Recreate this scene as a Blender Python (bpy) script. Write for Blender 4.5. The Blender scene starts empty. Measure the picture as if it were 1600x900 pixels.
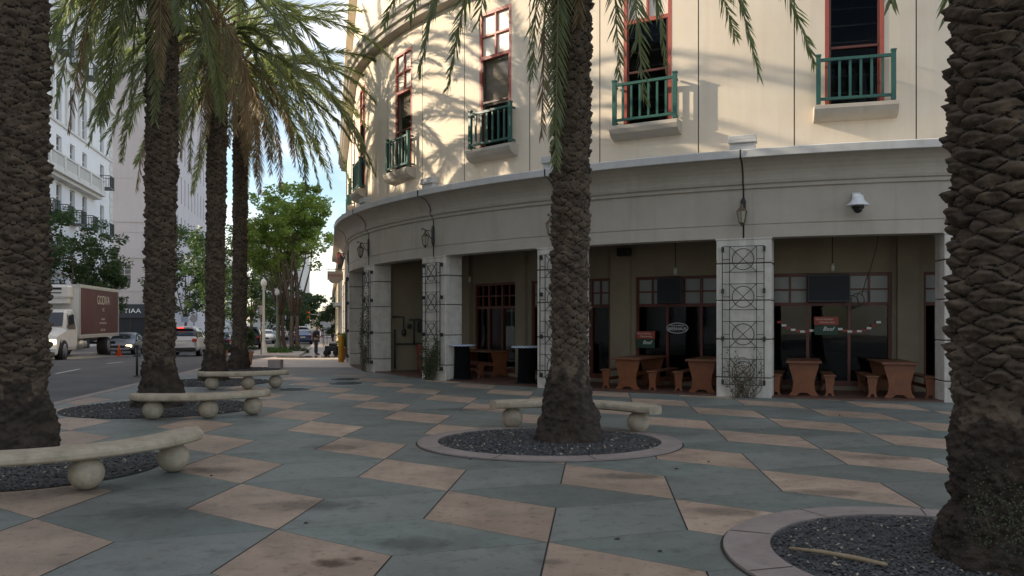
import bpy, math, random
from math import sin, cos, pi, radians as R_
from mathutils import Vector, Matrix
random.seed(7)
rnd = random.random
def U(a, b): return a + (b - a) * random.random()
sc = bpy.context.scene
COL = sc.collection
F = 1300.0; H = 1.65; HZ = 500.0

# ------------------------------------------------------------------ ground height
def g(Y):
    if Y < 32: return 0.0
    if Y < 54: return -.025 * (Y - 32)
    return -.55 - .006 * (min(Y, 100) - 54)
def PX(px, Y): return (px - 800) / F * Y
def Gp(px, py):
    Y = 20.0
    for _ in range(60): Y = min(300, (H - g(Y)) * F / (py - HZ))
    return Vector((PX(px, Y), Y, g(Y)))

# ------------------------------------------------------------------ mesh builder
class MB:
    def __init__(s): s.v = []; s.f = []; s.m = []; s.sm = []
    def add(s, vs, fs, mi=0, smooth=False, M=None):
        b = len(s.v)
        for p in vs:
            s.v.append(tuple(M @ Vector(p)) if M is not None else tuple(p))
        for f in fs:
            s.f.append(tuple(b + i for i in f)); s.m.append(mi); s.sm.append(smooth)
    def box(s, c, d, mi=0, M=None, taper=(1, 1), bev=0):
        x, y, z = c; a, b, h = d[0] / 2, d[1] / 2, d[2] / 2
        if bev:
            vs = []
            for zz, k in ((-h, bev), (-h + bev, 0), (h - bev, 0), (h, bev)):
                t = 1
                A, B = a - k, b - k; c_ = bev * .7 if not k else 0
                vs += [(x - A + c_, y - B, z + zz), (x + A - c_, y - B, z + zz), (x + A, y - B + c_, z + zz), (x + A, y + B - c_, z + zz),
                       (x + A - c_, y + B, z + zz), (x - A + c_, y + B, z + zz), (x - A, y + B - c_, z + zz), (x - A, y - B + c_, z + zz)]
            fs = [(7, 6, 5, 4, 3, 2, 1, 0), tuple(range(24, 32))]
            for r in range(3):
                for i in range(8): fs.append((r * 8 + i, r * 8 + (i + 1) % 8, r * 8 + 8 + (i + 1) % 8, r * 8 + 8 + i))
            s.add(vs, fs, mi, False, M); return
        ta, tb = taper
        vs = [(x - a, y - b, z - h), (x + a, y - b, z - h), (x + a, y + b, z - h), (x - a, y + b, z - h),
              (x - a * ta, y - b * tb, z + h), (x + a * ta, y - b * tb, z + h), (x + a * ta, y + b * tb, z + h), (x - a * ta, y + b * tb, z + h)]
        s.add(vs, [(0, 3, 2, 1), (4, 5, 6, 7), (0, 1, 5, 4), (1, 2, 6, 5), (2, 3, 7, 6), (3, 0, 4, 7)], mi, False, M)
    def lathe(s, prof, n=24, mi=0, M=None, smooth=True, caps=True, c=(0, 0)):
        vs = []; fs = []
        for r, z in prof:
            for i in range(n):
                a = 2 * pi * i / n; vs.append((c[0] + r * cos(a), c[1] + r * sin(a), z))
        for j in range(len(prof) - 1):
            for i in range(n):
                k = (i + 1) % n; fs.append((j * n + i, j * n + k, (j + 1) * n + k, (j + 1) * n + i))
        if caps:
            fs.append(tuple(reversed(range(n)))); fs.append(tuple((len(prof) - 1) * n + i for i in range(n)))
        s.add(vs, fs, mi, smooth, M)
    def tube(s, pts, rs, n=6, mi=0, M=None, smooth=True):
        if not isinstance(rs, (list, tuple)): rs = [rs] * len(pts)
        pts = [Vector(p) for p in pts]; vs = []; fs = []
        up = Vector((0, 0, 1)); prev = None
        for i, p in enumerate(pts):
            t = (pts[min(i + 1, len(pts) - 1)] - pts[max(i - 1, 0)])
            if t.length < 1e-9: t = Vector((0, 0, 1))
            t.normalize()
            if prev is None:
                a = t.cross(up)
                if a.length < .05: a = t.cross(Vector((1, 0, 0)))
            else:
                a = prev - t * prev.dot(t)
                if a.length < .01: a = t.cross(Vector((1, 0, 0)))
            a.normalize(); prev = a; b = t.cross(a)
            for k in range(n):
                q = 2 * pi * k / n; vs.append(p + (a * cos(q) + b * sin(q)) * rs[i])
        for j in range(len(pts) - 1):
            for k in range(n):
                l = (k + 1) % n; fs.append((j * n + k, j * n + l, (j + 1) * n + l, (j + 1) * n + k))
        fs.append(tuple(reversed(range(n)))); fs.append(tuple((len(pts) - 1) * n + k for k in range(n)))
        s.add(vs, fs, mi, smooth, M)
    def bar(s, a, b, w, d=None, mi=0, M=None):
        a = Vector(a); b = Vector(b); t = (b - a); L = t.length; t.normalize()
        q = t.to_track_quat('Z', 'Y').to_matrix().to_4x4(); T = Matrix.Translation((a + b) / 2) @ q
        s.box((0, 0, 0), (w, d or w, L), mi, (M @ T) if M is not None else T)
    def sphere(s, c, r, n=20, m=12, mi=0, sq=(1, 1, 1), M=None):
        vs = [(c[0], c[1], c[2] - r * sq[2])]; fs = []
        for j in range(1, m):
            a = -pi / 2 + pi * j / m
            for i in range(n):
                b = 2 * pi * i / n; vs.append((c[0] + r * sq[0] * cos(a) * cos(b), c[1] + r * sq[1] * cos(a) * sin(b), c[2] + r * sq[2] * sin(a)))
        vs.append((c[0], c[1], c[2] + r * sq[2])); e = len(vs) - 1
        for i in range(n):
            k = (i + 1) % n; fs.append((0, 1 + k, 1 + i)); fs.append((e, e - n + i, e - n + k))
            for j in range(m - 2): fs.append((1 + j * n + i, 1 + j * n + k, 1 + (j + 1) * n + k, 1 + (j + 1) * n + i))
        s.add(vs, fs, mi, True, M)
    def build(s, name, mats, parent=None, bevel=0):
        me = bpy.data.meshes.new(name)
        vs = s.v
        if parent is not None:
            l = parent.get('_w', (0, 0, 0)); vs = [(x - l[0], y - l[1], z - l[2]) for x, y, z in vs]
        me.from_pydata(vs, [], s.f)
        if not isinstance(mats, (list, tuple)): mats = [mats]
        for m in mats: me.materials.append(m)
        me.polygons.foreach_set('material_index', s.m); me.polygons.foreach_set('use_smooth', s.sm)
        me.update()
        o = bpy.data.objects.new(name, me); COL.objects.link(o)
        if parent is not None: o.parent = parent
        if bevel:
            b = o.modifiers.new('b', 'BEVEL'); b.width = bevel; b.segments = 2; b.limit_method = 'ANGLE'; b.angle_limit = R_(40)
        o['_w'] = tuple(parent['_w']) if (parent is not None and '_w' in parent) else (0.0, 0.0, 0.0)
        return o
def tag(o, label=None, cat=None, group=None, kind=None):
    if label: o['label'] = label
    if cat: o['category'] = cat
    if group: o['group'] = group
    if kind: o['kind'] = kind
    return o
def thing(name, loc, label, cat, group=None):
    o = bpy.data.objects.new(name, None); o.empty_display_size = .2; COL.objects.link(o); o.location = loc
    o['_w'] = tuple(float(c) for c in loc)
    return tag(o, label, cat, group)
def struct(name, mb, m): return tag(mb.build(name, m), kind='structure')
def solo(name, mb, m, label, cat, group=None, loc=None, bevel=0):
    """a thing that is one mesh, its origin at loc"""
    if loc is not None: mb.v = [(x - loc[0], y - loc[1], z - loc[2]) for x, y, z in mb.v]
    o = mb.build(name, m, None, bevel)
    if loc is not None: o.location = loc
    return tag(o, label, cat, group)
KIDS = {}
def dup(root, loc, rotz=0.0, label=None, scale=None):
    def cp(o, par):
        c = o.copy(); COL.objects.link(c)
        if par is not None: c.parent = par
        for ch in [x for x in ALLOBJ() if x.parent == o]: cp(ch, c)
        return c
    r = cp(root, None); r.location = loc; r.rotation_euler = (0, 0, rotz)
    if scale: r.scale = (scale,) * 3
    if label: r['label'] = label
    return r
def ALLOBJ(): return list(COL.objects)

# ------------------------------------------------------------------ materials
def mat(name, c1, c2=None, rough=.8, scale=3.0, bump=0.0, bscale=40.0, metal=0.0, spec=.5, detail=6, stains=None, streak=None, tint=False, contrast=(.35, .65)):
    m = bpy.data.materials.new(name); m.use_nodes = True; nt = m.node_tree; N = nt.nodes; L = nt.links
    b = N['Principled BSDF']; b.inputs['Roughness'].default_value = rough; b.inputs['Metallic'].default_value = metal
    b.inputs['Specular IOR Level'].default_value = spec
    b.inputs['Base Color'].default_value = (*c1, 1)
    if c2 or bump:
        tc = N.new('ShaderNodeTexCoord')
    if c2:
        n = N.new('ShaderNodeTexNoise'); n.inputs['Scale'].default_value = scale; n.inputs['Detail'].default_value = detail; n.inputs['Roughness'].default_value = .65
        L.new(tc.outputs['Object'], n.inputs['Vector'])
        r = N.new('ShaderNodeValToRGB'); r.color_ramp.elements[0].position = contrast[0]; r.color_ramp.elements[1].position = contrast[1]
        r.color_ramp.elements[0].color = (*c1, 1); r.color_ramp.elements[1].color = (*c2, 1)
        L.new(n.outputs['Fac'], r.inputs['Fac']); out = r.outputs['Color']
        if stains:
            col, sc_, lo, hi, amt = stains
            n2 = N.new('ShaderNodeTexNoise'); n2.inputs['Scale'].default_value = sc_; n2.inputs['Detail'].default_value = 8; n2.inputs['Roughness'].default_value = .7
            L.new(tc.outputs['Object'], n2.inputs['Vector'])
            mr = N.new('ShaderNodeMapRange'); mr.inputs['From Min'].default_value = lo; mr.inputs['From Max'].default_value = hi; mr.inputs['To Max'].default_value = amt
            L.new(n2.outputs['Fac'], mr.inputs['Value'])
            mx = N.new('ShaderNodeMix'); mx.data_type = 'RGBA'; mx.inputs[7].default_value = (*col, 1)
            L.new(mr.outputs[0], mx.inputs[0]); L.new(out, mx.inputs[6]); out = mx.outputs[2]
        if streak:
            col, amt = streak
            mp = N.new('ShaderNodeMapping'); mp.inputs['Scale'].default_value = (3.5, 3.5, .22); L.new(tc.outputs['Object'], mp.inputs['Vector'])
            n3 = N.new('ShaderNodeTexNoise'); n3.inputs['Scale'].default_value = 1.6; n3.inputs['Detail'].default_value = 7; L.new(mp.outputs[0], n3.inputs['Vector'])
            mr = N.new('ShaderNodeMapRange'); mr.inputs['From Min'].default_value = .5; mr.inputs['From Max'].default_value = .75; mr.inputs['To Max'].default_value = amt
            L.new(n3.outputs['Fac'], mr.inputs['Value'])
            mx = N.new('ShaderNodeMix'); mx.data_type = 'RGBA'; mx.inputs[7].default_value = (*col, 1)
            L.new(mr.outputs[0], mx.inputs[0]); L.new(out, mx.inputs[6]); out = mx.outputs[2]
        if tint:
            for (sc2, lo2, hi2, am2) in ((26, .62, .68, .55), (9, .57, .72, .45), (2.2, .5, .75, .35), (.35, .42, .66, .35)):
                n4 = N.new('ShaderNodeTexNoise'); n4.inputs['Scale'].default_value = sc2; n4.inputs['Detail'].default_value = 4 if sc2 > 5 else 9; L.new(tc.outputs['Object'], n4.inputs['Vector'])
                m4 = N.new('ShaderNodeMapRange'); m4.inputs['From Min'].default_value = lo2; m4.inputs['From Max'].default_value = hi2; m4.inputs['To Max'].default_value = am2; L.new(n4.outputs['Fac'], m4.inputs['Value'])
                x4 = N.new('ShaderNodeMix'); x4.data_type = 'RGBA'; x4.inputs[7].default_value = (.06, .052, .045, 1); L.new(m4.outputs[0], x4.inputs[0]); L.new(out, x4.inputs[6]); out = x4.outputs[2]
            at = N.new('ShaderNodeAttribute'); at.attribute_name = 'tint'
            hs = N.new('ShaderNodeHueSaturation'); L.new(at.outputs['Fac'], hs.inputs['Value']); L.new(out, hs.inputs['Color']); out = hs.outputs['Color']
        L.new(out, b.inputs['Base Color'])
    if bump:
        n = N.new('ShaderNodeTexNoise'); n.inputs['Scale'].default_value = bscale; n.inputs['Detail'].default_value = 8; n.inputs['Roughness'].default_value = .6
        L.new(tc.outputs['Object'], n.inputs['Vector'])
        bp = N.new('ShaderNodeBump'); bp.inputs['Strength'].default_value = 1.0; bp.inputs['Distance'].default_value = bump
        L.new(n.outputs['Fac'], bp.inputs['Height']); L.new(bp.outputs['Normal'], b.inputs['Normal'])
    return m
def leafmat(name, c1, c2, trans=.35, scale=1.2, tcol=None, rough=.5):
    m = bpy.data.materials.new(name); m.use_nodes = True; nt = m.node_tree; N = nt.nodes; L = nt.links
    b = N['Principled BSDF']; b.inputs['Roughness'].default_value = rough; b.inputs['Specular IOR Level'].default_value = .4
    tc = N.new('ShaderNodeTexCoord'); n = N.new('ShaderNodeTexNoise'); n.inputs['Scale'].default_value = scale; n.inputs['Detail'].default_value = 5
    L.new(tc.outputs['Object'], n.inputs['Vector'])
    r = N.new('ShaderNodeValToRGB'); r.color_ramp.elements[0].position = .35; r.color_ramp.elements[1].position = .65
    r.color_ramp.elements[0].color = (*c1, 1); r.color_ramp.elements[1].color = (*c2, 1)
    L.new(n.outputs['Fac'], r.inputs['Fac']); L.new(r.outputs['Color'], b.inputs['Base Color'])
    t = N.new('ShaderNodeBsdfTranslucent'); mix = N.new('ShaderNodeMixShader'); mix.inputs[0].default_value = trans
    if tcol: t.inputs['Color'].default_value = (*tcol, 1)
    else: L.new(r.outputs['Color'], t.inputs['Color'])
    L.new(b.outputs[0], mix.inputs[1]); L.new(t.outputs[0], mix.inputs[2]); L.new(mix.outputs[0], N['Material Output'].inputs['Surface'])
    return m
def glassmat(name, tint=(.6, .65, .65), refl=.5, rough=.02):
    m = bpy.data.materials.new(name); m.use_nodes = True; nt = m.node_tree; N = nt.nodes; L = nt.links
    N.remove(N['Principled BSDF'])
    t = N.new('ShaderNodeBsdfTransparent'); t.inputs['Color'].default_value = (*tint, 1)
    gl = N.new('ShaderNodeBsdfGlossy'); gl.inputs['Roughness'].default_value = rough
    fr = N.new('ShaderNodeLayerWeight'); fr.inputs['Blend'].default_value = .25
    ml = N.new('ShaderNodeMath'); ml.operation = 'MULTIPLY'; ml.inputs[1].default_value = refl; L.new(fr.outputs['Fresnel'], ml.inputs[0])
    mix = N.new('ShaderNodeMixShader'); L.new(ml.outputs[0], mix.inputs[0]); L.new(t.outputs[0], mix.inputs[1]); L.new(gl.outputs[0], mix.inputs[2])
    L.new(mix.outputs[0], N['Material Output'].inputs['Surface'])
    return m
def emit(name, c, s):
    m = bpy.data.materials.new(name); m.use_nodes = True; b = m.node_tree.nodes['Principled BSDF']
    b.inputs['Base Color'].default_value = (*c, 1); b.inputs['Emission Color'].default_value = (*c, 1); b.inputs['Emission Strength'].default_value = s
    return m
M = {}
M['cream'] = mat('cream_stucco', (.76, .645, .50), (.81, .70, .56), .9, .8, .0015, 60, streak=((.56, .47, .34), .22), stains=((.66, .56, .41), .9, .45, .8, .4))
M['cast'] = mat('cast_stone', (.41, .365, .305), (.46, .415, .35), .85, 1.3, .0015, 70, streak=((.26, .24, .20), .25))
M['lip'] = mat('pale_cornice', (.50, .49, .47), (.58, .57, .55), .85, 2, .001, 60, streak=((.36, .35, .33), .3))
M['colstone'] = mat('column_stone', (.55, .51, .45), (.66, .62, .56), .85, 5, .002, 50, streak=((.25, .24, .21), .45), stains=((.28, .25, .20), 3, .55, .8, .5))
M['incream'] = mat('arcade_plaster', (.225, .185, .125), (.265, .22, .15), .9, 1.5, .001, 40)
M['groove'] = mat('joint_dark', (.10, .08, .07), None, .9)
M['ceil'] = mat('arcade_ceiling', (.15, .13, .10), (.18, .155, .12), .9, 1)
M['redwood'] = mat('red_painted_frame', (.42, .09, .055), (.36, .075, .05), .5, 5)
M['darkred'] = mat('mahogany_frame', (.13, .030, .016), (.09, .022, .012), .45, 6)
M['green'] = mat('green_metal', (.022, .105, .08), (.018, .085, .066), .4, 6)
M['iron'] = mat('black_iron', (.014, .022, .020), (.03, .035, .03), .5, 20)
M['black'] = mat('black_plastic', (.012, .012, .013), None, .45)
M['glass'] = glassmat('window_glass', (.55, .6, .6), 1.0)
M['clear'] = glassmat('clear_window_glass', (.88, .9, .9), .25)
M['frost'] = mat('frosted_glass', (.22, .23, .21), (.27, .28, .26), .35, 2)
M['blind'] = mat('roller_blind', (.30, .22, .16), (.34, .25, .19), .8, 2)
M['film'] = mat('pale_window_film', (.76, .70, .56), (.80, .74, .61), .35, 3)
M['whiteblind'] = mat('pale_blind', (.66, .62, .52), (.72, .68, .58), .8, 3)
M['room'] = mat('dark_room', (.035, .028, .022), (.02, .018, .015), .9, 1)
M['tan'] = mat('paving_beige', (.34, .245, .178), (.455, .34, .25), .62, 1.3, .0016, 90, stains=((.20, .13, .095), 3.2, .56, .78, .75), tint=True, detail=9)
M['teal'] = mat('paving_blue_grey', (.142, .160, .148), (.218, .238, .220), .58, 1.1, .0016, 90, stains=((.06, .068, .066), 2.6, .52, .78, .8), tint=True, detail=9)
M['tealg'] = mat('paving_green_grey', (.122, .150, .136), (.190, .220, .198), .58, 1.4, .0016, 90, stains=((.055, .065, .058), 2.9, .52, .78, .8), tint=True, detail=9)
M['joint'] = mat('paving_joint', (.025, .022, .02), (.05, .045, .04), .95, 9)
M['ring'] = mat('planter_ring_concrete', (.24, .195, .175), (.32, .265, .24), .75, 2.4, .003, 60, stains=((.11, .085, .08), 5, .5, .8, .6), detail=9)
M['bench'] = mat('cast_concrete', (.34, .285, .205), (.44, .375, .28), .8, 6, .003, 120, stains=((.17, .14, .10), 5, .50, .75, .75))
M['gravel'] = mat('dark_gravel', (.025, .027, .028), (.055, .057, .058), .8, 25, .01, 50)
M['stone1'] = mat('gravel_stone', (.035, .036, .038), (.105, .105, .105), .8, 14)
M['soil'] = mat('soil', (.045, .035, .028), (.075, .06, .05), .95, 12, .01, 60)
M['crevice_shade'] = mat('palm_crevice_shade', (.010, .008, .006), (.022, .016, .012), .95, 9, .01, 60)  # shade between the leaf bases, painted as a darker fibre tone
M['bark'] = mat('palm_bark', (.046, .032, .021), (.140, .100, .066), .95, 7, .012, 45, stains=((.03, .022, .016), 5, .5, .75, .8), detail=10)
M['barkb'] = mat('palm_root_bark', (.028, .020, .014), (.065, .046, .033), .95, 9, .02, 60, stains=((.03, .022, .016), 5, .5, .75, .8), detail=10)
M['moss'] = mat('lichen', (.07, .09, .045), (.15, .175, .10), .95, 14, .01, 70)
M['frond'] = leafmat('palm_frond', (.080, .104, .066), (.15, .175, .105), .42, .9, (.34, .42, .13))
M['frond_dry'] = leafmat('dry_frond', (.24, .17, .09), (.34, .25, .14), .3, 2)
M['rachis'] = mat('frond_stem', (.16, .15, .06), (.22, .19, .09), .6, 4)
M['leafSun'] = leafmat('sun_painted_leaf', (.07, .12, .03), (.32, .40, .09), .42, .8, (.34, .48, .08))  # sunlight put into the leaf colour, since no sun reaches these trees
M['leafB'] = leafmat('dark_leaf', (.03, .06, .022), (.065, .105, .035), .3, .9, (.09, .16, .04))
M['leafC'] = leafmat('hedge_leaf', (.06, .13, .025), (.12, .22, .04), .35, 2)
M['wood_bark'] = mat('tree_bark', (.12, .085, .06), (.19, .14, .105), .95, 6, .01, 30)
M['asphalt'] = mat('asphalt', (.060, .060, .062), (.095, .093, .092), .85, .7, .004, 120, stains=((.14, .13, .12), .4, .5, .8, .5), detail=10)
M['walk'] = mat('sidewalk_concrete', (.20, .19, .175), (.30, .27, .24), .8, 1, .003, 80, stains=((.12, .11, .10), 1.5, .5, .8, .5))
M['walkpink'] = mat('sidewalk_pink', (.50, .40, .32), (.60, .49, .40), .55, .8, .002, 80, stains=((.2, .15, .12), .9, .5, .8, .5))
M['wet'] = mat('wet_pavement', (.14, .12, .11), (.20, .17, .15), .06, 1.5, .0006, 8)
M['kerb'] = mat('kerb_concrete', (.33, .31, .28), (.40, .38, .35), .85, 4)
M['paintw'] = mat('road_paint', (.55, .55, .52), (.42, .42, .40), .8, 20)
M['whitew'] = mat('white_facade', (.80, .80, .82), (.85, .85, .87), .85, .5, streak=((.5, .5, .52), .25))
M['whitet'] = mat('white_trim', (.62, .61, .58), (.70, .69, .66), .8, 1)
M['mauve'] = mat('mauve_stucco', (.46, .42, .42), (.50, .46, .46), .9, .3, streak=((.36, .33, .33), .3))
M['mauvel'] = mat('pale_mauve_stucco', (.58, .54, .56), (.63, .59, .61), .9, .3)
M['navy'] = mat('navy_fascia', (.015, .022, .035), None, .5)
M['dkglass'] = mat('dark_building_glass', (.03, .035, .045), (.05, .055, .065), .12, .6)
M['warmb'] = mat('warm_facade', (.72, .60, .42), (.78, .66, .48), .9, .3)
M['paleb'] = mat('pale_tower', (.62, .60, .56), (.68, .66, .62), .9, .2)
M['pine'] = mat('pine_wood', (.15, .046, .015), (.21, .068, .023), .5, 5, .002, 30)
M['pinetop'] = mat('pine_top', (.12, .045, .022), (.17, .065, .03), .45, 5)
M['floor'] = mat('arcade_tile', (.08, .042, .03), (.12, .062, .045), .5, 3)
M['copper'] = mat('lantern_metal', (.11, .075, .05), (.16, .11, .075), .5, 20, metal=.5)
M['lglass'] = mat('lantern_glass', (.30, .28, .22), (.36, .33, .26), .25, 10)
M['camwhite'] = mat('camera_white', (.65, .67, .70), None, .4)
M['cloth'] = mat('black_skirt', (.006, .006, .007), (.010, .010, .011), .95, 4, .006, 14, spec=.05)
M['white'] = mat('white_paint', (.72, .72, .70), (.66, .66, .64), .35, 1.5)
M['maroon'] = mat('maroon_panel', (.115, .050, .050), (.15, .070, .068), .45, .6)
M['alu'] = mat('aluminium_trim', (.50, .50, .48), (.58, .58, .55), .35, 4, metal=.6)
M['tyre'] = mat('tyre_rubber', (.018, .018, .018), None, .85)
M['rim'] = mat('wheel_rim', (.45, .45, .46), (.35, .35, .36), .35, 8, metal=.6)
M['carglass'] = mat('car_glass', (.012, .016, .022), None, .04, spec=.8)
M['lampw'] = emit('headlamp_lit', (1, .78, .42), 3.5)
M['redlamp'] = emit('red_lamp_lit', (1, .06, .04), 1.6)
M['redlens'] = mat('red_lens', (.35, .02, .02), None, .2)
M['orange'] = mat('cone_orange', (.75, .12, .03), None, .6)
M['yellow'] = mat('bollard_yellow', (.68, .36, .03), (.60, .30, .03), .5, 5)
M['lampost'] = mat('lamp_post_paint', (.62, .60, .50), (.68, .66, .56), .5, 3)
M['globe'] = mat('lamp_globe', (.72, .72, .68), None, .25)
M['terra'] = mat('terracotta', (.35, .15, .08), (.42, .2, .11), .8, 6)
M['skin'] = mat('skin', (.33, .19, .13), None, .55)
M['shirt'] = mat('black_shirt', (.018, .018, .02), (.028, .028, .03), .85, 10)
M['trouser'] = mat('dark_trousers', (.03, .032, .04), (.045, .047, .055), .85, 10)
M['signred'] = mat('poster_red', (.36, .06, .04), (.30, .05, .035), .6, 5)
M['signgreen'] = mat('poster_green', (.02, .06, .035), None, .6)
M['cream_txt'] = mat('sign_lettering', (.62, .55, .45), None, .6)
M['white_txt'] = mat('white_lettering', (.78, .78, .76), None, .6)
M['screen'] = mat('tv_screen', (.022, .026, .032), None, .5, spec=.2)
M['blueck'] = mat('blue_check', (.07, .18, .42), None, .5)
M['pinkc'] = mat('pink_concrete', (.40, .31, .29), (.46, .37, .34), .85, 6)
M['redflag'] = mat('red_awning', (.45, .08, .09), (.5, .10, .10), .7, 5)
def paint(name, c): return mat(name, c, None, .22, spec=.6)

# ------------------------------------------------------------------ facade path: circle bays 0..5, then a straight wing
CX, CY, R0, T0, DT = 12.0636, 34.9216, 18.569, 4.55879, .2398
BAY = R0 * DT
def path(s, off=0.0, z=0.0):
    if s <= 5:
        t = T0 - DT * s; return Vector((CX + (R0 + off) * cos(t), CY + (R0 + off) * sin(t), z))
    t = T0 - DT * 5; n = Vector((cos(t), sin(t), 0)); d = Vector((sin(t), -cos(t), 0))
    p = Vector((CX, CY, 0)) + n * (R0 + off) + d * (BAY * (s - 5)); p.z = z; return p
def frame(s, off=0.0, z=0.0):
    """local +x = right seen from outside, -y = outward"""
    t = T0 - DT * min(s, 5); n = Vector((cos(t), sin(t), 0)); x = Vector((-sin(t), cos(t), 0))
    x = Vector((-n.y, n.x, 0))
    m = Matrix(((x.x, -n.x, 0, 0), (x.y, -n.y, 0, 0), (0, 0, 1, 0), (0, 0, 0, 1)))
    return Matrix.Translation(path(s, off, z)) @ m
SA, SB = -4.0, 9.0
def srange(a, b, step=.0833):
    n = max(1, int(math.ceil((b - a) / step - 1e-6))); return [a + (b - a) * i / n for i in range(n + 1)]
def sweep(mb, prof, a, b, mi=0, close=False, smooth=False, step=.0833):
    ss = srange(a, b, step); n = len(prof); vs = []; fs = []
    for s in ss:
        for o, z in prof: vs.append(path(s, o, z))
    for i in range(len(ss) - 1):
        for j in range(n if close else n - 1):
            k = (j + 1) % n; fs.append((i * n + j, i * n + k, (i + 1) * n + k, (i + 1) * n + j))
    if close: fs.append(tuple(range(n))); fs.append(tuple(reversed([(len(ss) - 1) * n + j for j in range(n)])))
    mb.add(vs, fs, mi, smooth)

bld = thing('corner_building', (CX, CY, 0), 'cream rounded corner building with a columned arcade, green balconies and a grey cornice', 'building')
# --- fascia and cornice
fz = [(-.42, 3.40), (0, 3.40), (0, 3.67), (-.02, 3.67), (-.02, 3.69), (0, 3.69), (0, 4.43), (.05, 4.45), (.05, 4.52), (.10, 4.54), (.12, 4.60), (.09, 4.64),
      (.10, 4.70), (.13, 4.78), (.19, 4.87), (.28, 4.95), (.38, 5.00), (.50, 5.02), (.52, 5.03), (.52, 5.18), (.49, 5.20), (-.40, 5.25)]
mb = MB()
lower = fz[:18]; upper = fz[17:]
for k in range(int(SA), int(SB)):
    a, b = k + .004, k + 1 - .004
    sweep(mb, lower, a, b, 0)
    sweep(mb, upper, a, b, 1)
sweep(mb, [(o - .03, z + (.02 if z < 3.5 else 0)) for o, z in fz], SA, SB, 2, step=.25)
mb.build('cornice', [M['cast'], M['lip'], M['groove']], bld)
mb = MB()   # inner face of the lintel and arcade ceiling
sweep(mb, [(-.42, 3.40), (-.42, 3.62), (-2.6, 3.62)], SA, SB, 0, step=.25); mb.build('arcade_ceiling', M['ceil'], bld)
# --- upper wall with window openings and vertical joints
WO = -.28; WT = 9.72; WB = 6.02; hw = .575 / (R0 + WO) / DT * 1.0
jt = .012 / BAY
joints = []
for k in range(int(SA), int(SB)):
    joints += [k + .5 - .27, k + .5 + .27]
wins = [k + .5 for k in range(int(SA), int(SB))]
br = {}
pts = sorted(set([SA, SB] + [j - jt for j in joints] + [j + jt for j in joints] + [w - hw for w in wins] + [w + hw for w in wins]))
mb = MB(); ZT = 10.25; ZB = 5.2
for a, b in zip(pts[:-1], pts[1:]):
    m_ = (a + b) / 2
    isj = any(abs(m_ - j) < jt * 1.01 for j in joints); isw = any(abs(m_ - w) < hw * .99 for w in wins)
    if isj:
        sweep(mb, [(WO - .025, ZB), (WO - .025, ZT)], a, b, 1)
        for s in (a, b): mb.add([path(s, WO, ZB), path(s, WO - .025, ZB), path(s, WO - .025, ZT), path(s, WO, ZT)], [(0, 1, 2, 3)], 1)
    elif isw:
        sweep(mb, [(WO, ZB), (WO, WB), (WO - .22, WB)], a, b, 0); sweep(mb, [(WO - .22, WT), (WO, WT), (WO, ZT)], a, b, 0)
        for s in (a, b): mb.add([path(s, WO, WB), path(s, WO - .22, WB), path(s, WO - .22, WT), path(s, WO, WT)], [(0, 1, 2, 3)], 0)
    else: sweep(mb, [(WO, ZB), (WO, ZT)], a, b, 0)
mb.build('upper_wall', [M['cream'], M['groove']], bld)
mb = MB()   # top cornice, attic and roof
sweep(mb, [(WO, 10.25), (.0, 10.30), (.0, 10.42), (.08, 10.46), (.08, 10.62), (.16, 10.68), (.16, 10.80), (-.2, 10.86)], SA, SB, 1)
sweep(mb, [(-.3, 10.84), (-.3, 13.4), (0, 13.5), (0, 13.8), (-.6, 13.85)], SA, SB, 0)
mb.build('attic_cornice', [M['cream'], M['cast']], bld)
mb = MB(); ss = srange(SA, SB, .25)
vs = [path(s, -.5, 13.6) for s in ss] + [Vector((CX + 12, CY + 45, 13.6)), Vector((CX + 30, CY, 13.6))]
mb.add(vs, [tuple(range(len(vs)))], 0); mb.build('roof', M['ceil'], bld)
# --- dark rooms behind the upper windows
mb = MB(); sweep(mb, [(-.6, 5.0), (-3.6, 5.0), (-3.6, 10.2), (-.6, 10.2)], SA, SB, 0, step=.25); mb.build('upper_room', M['room'], bld)

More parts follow.
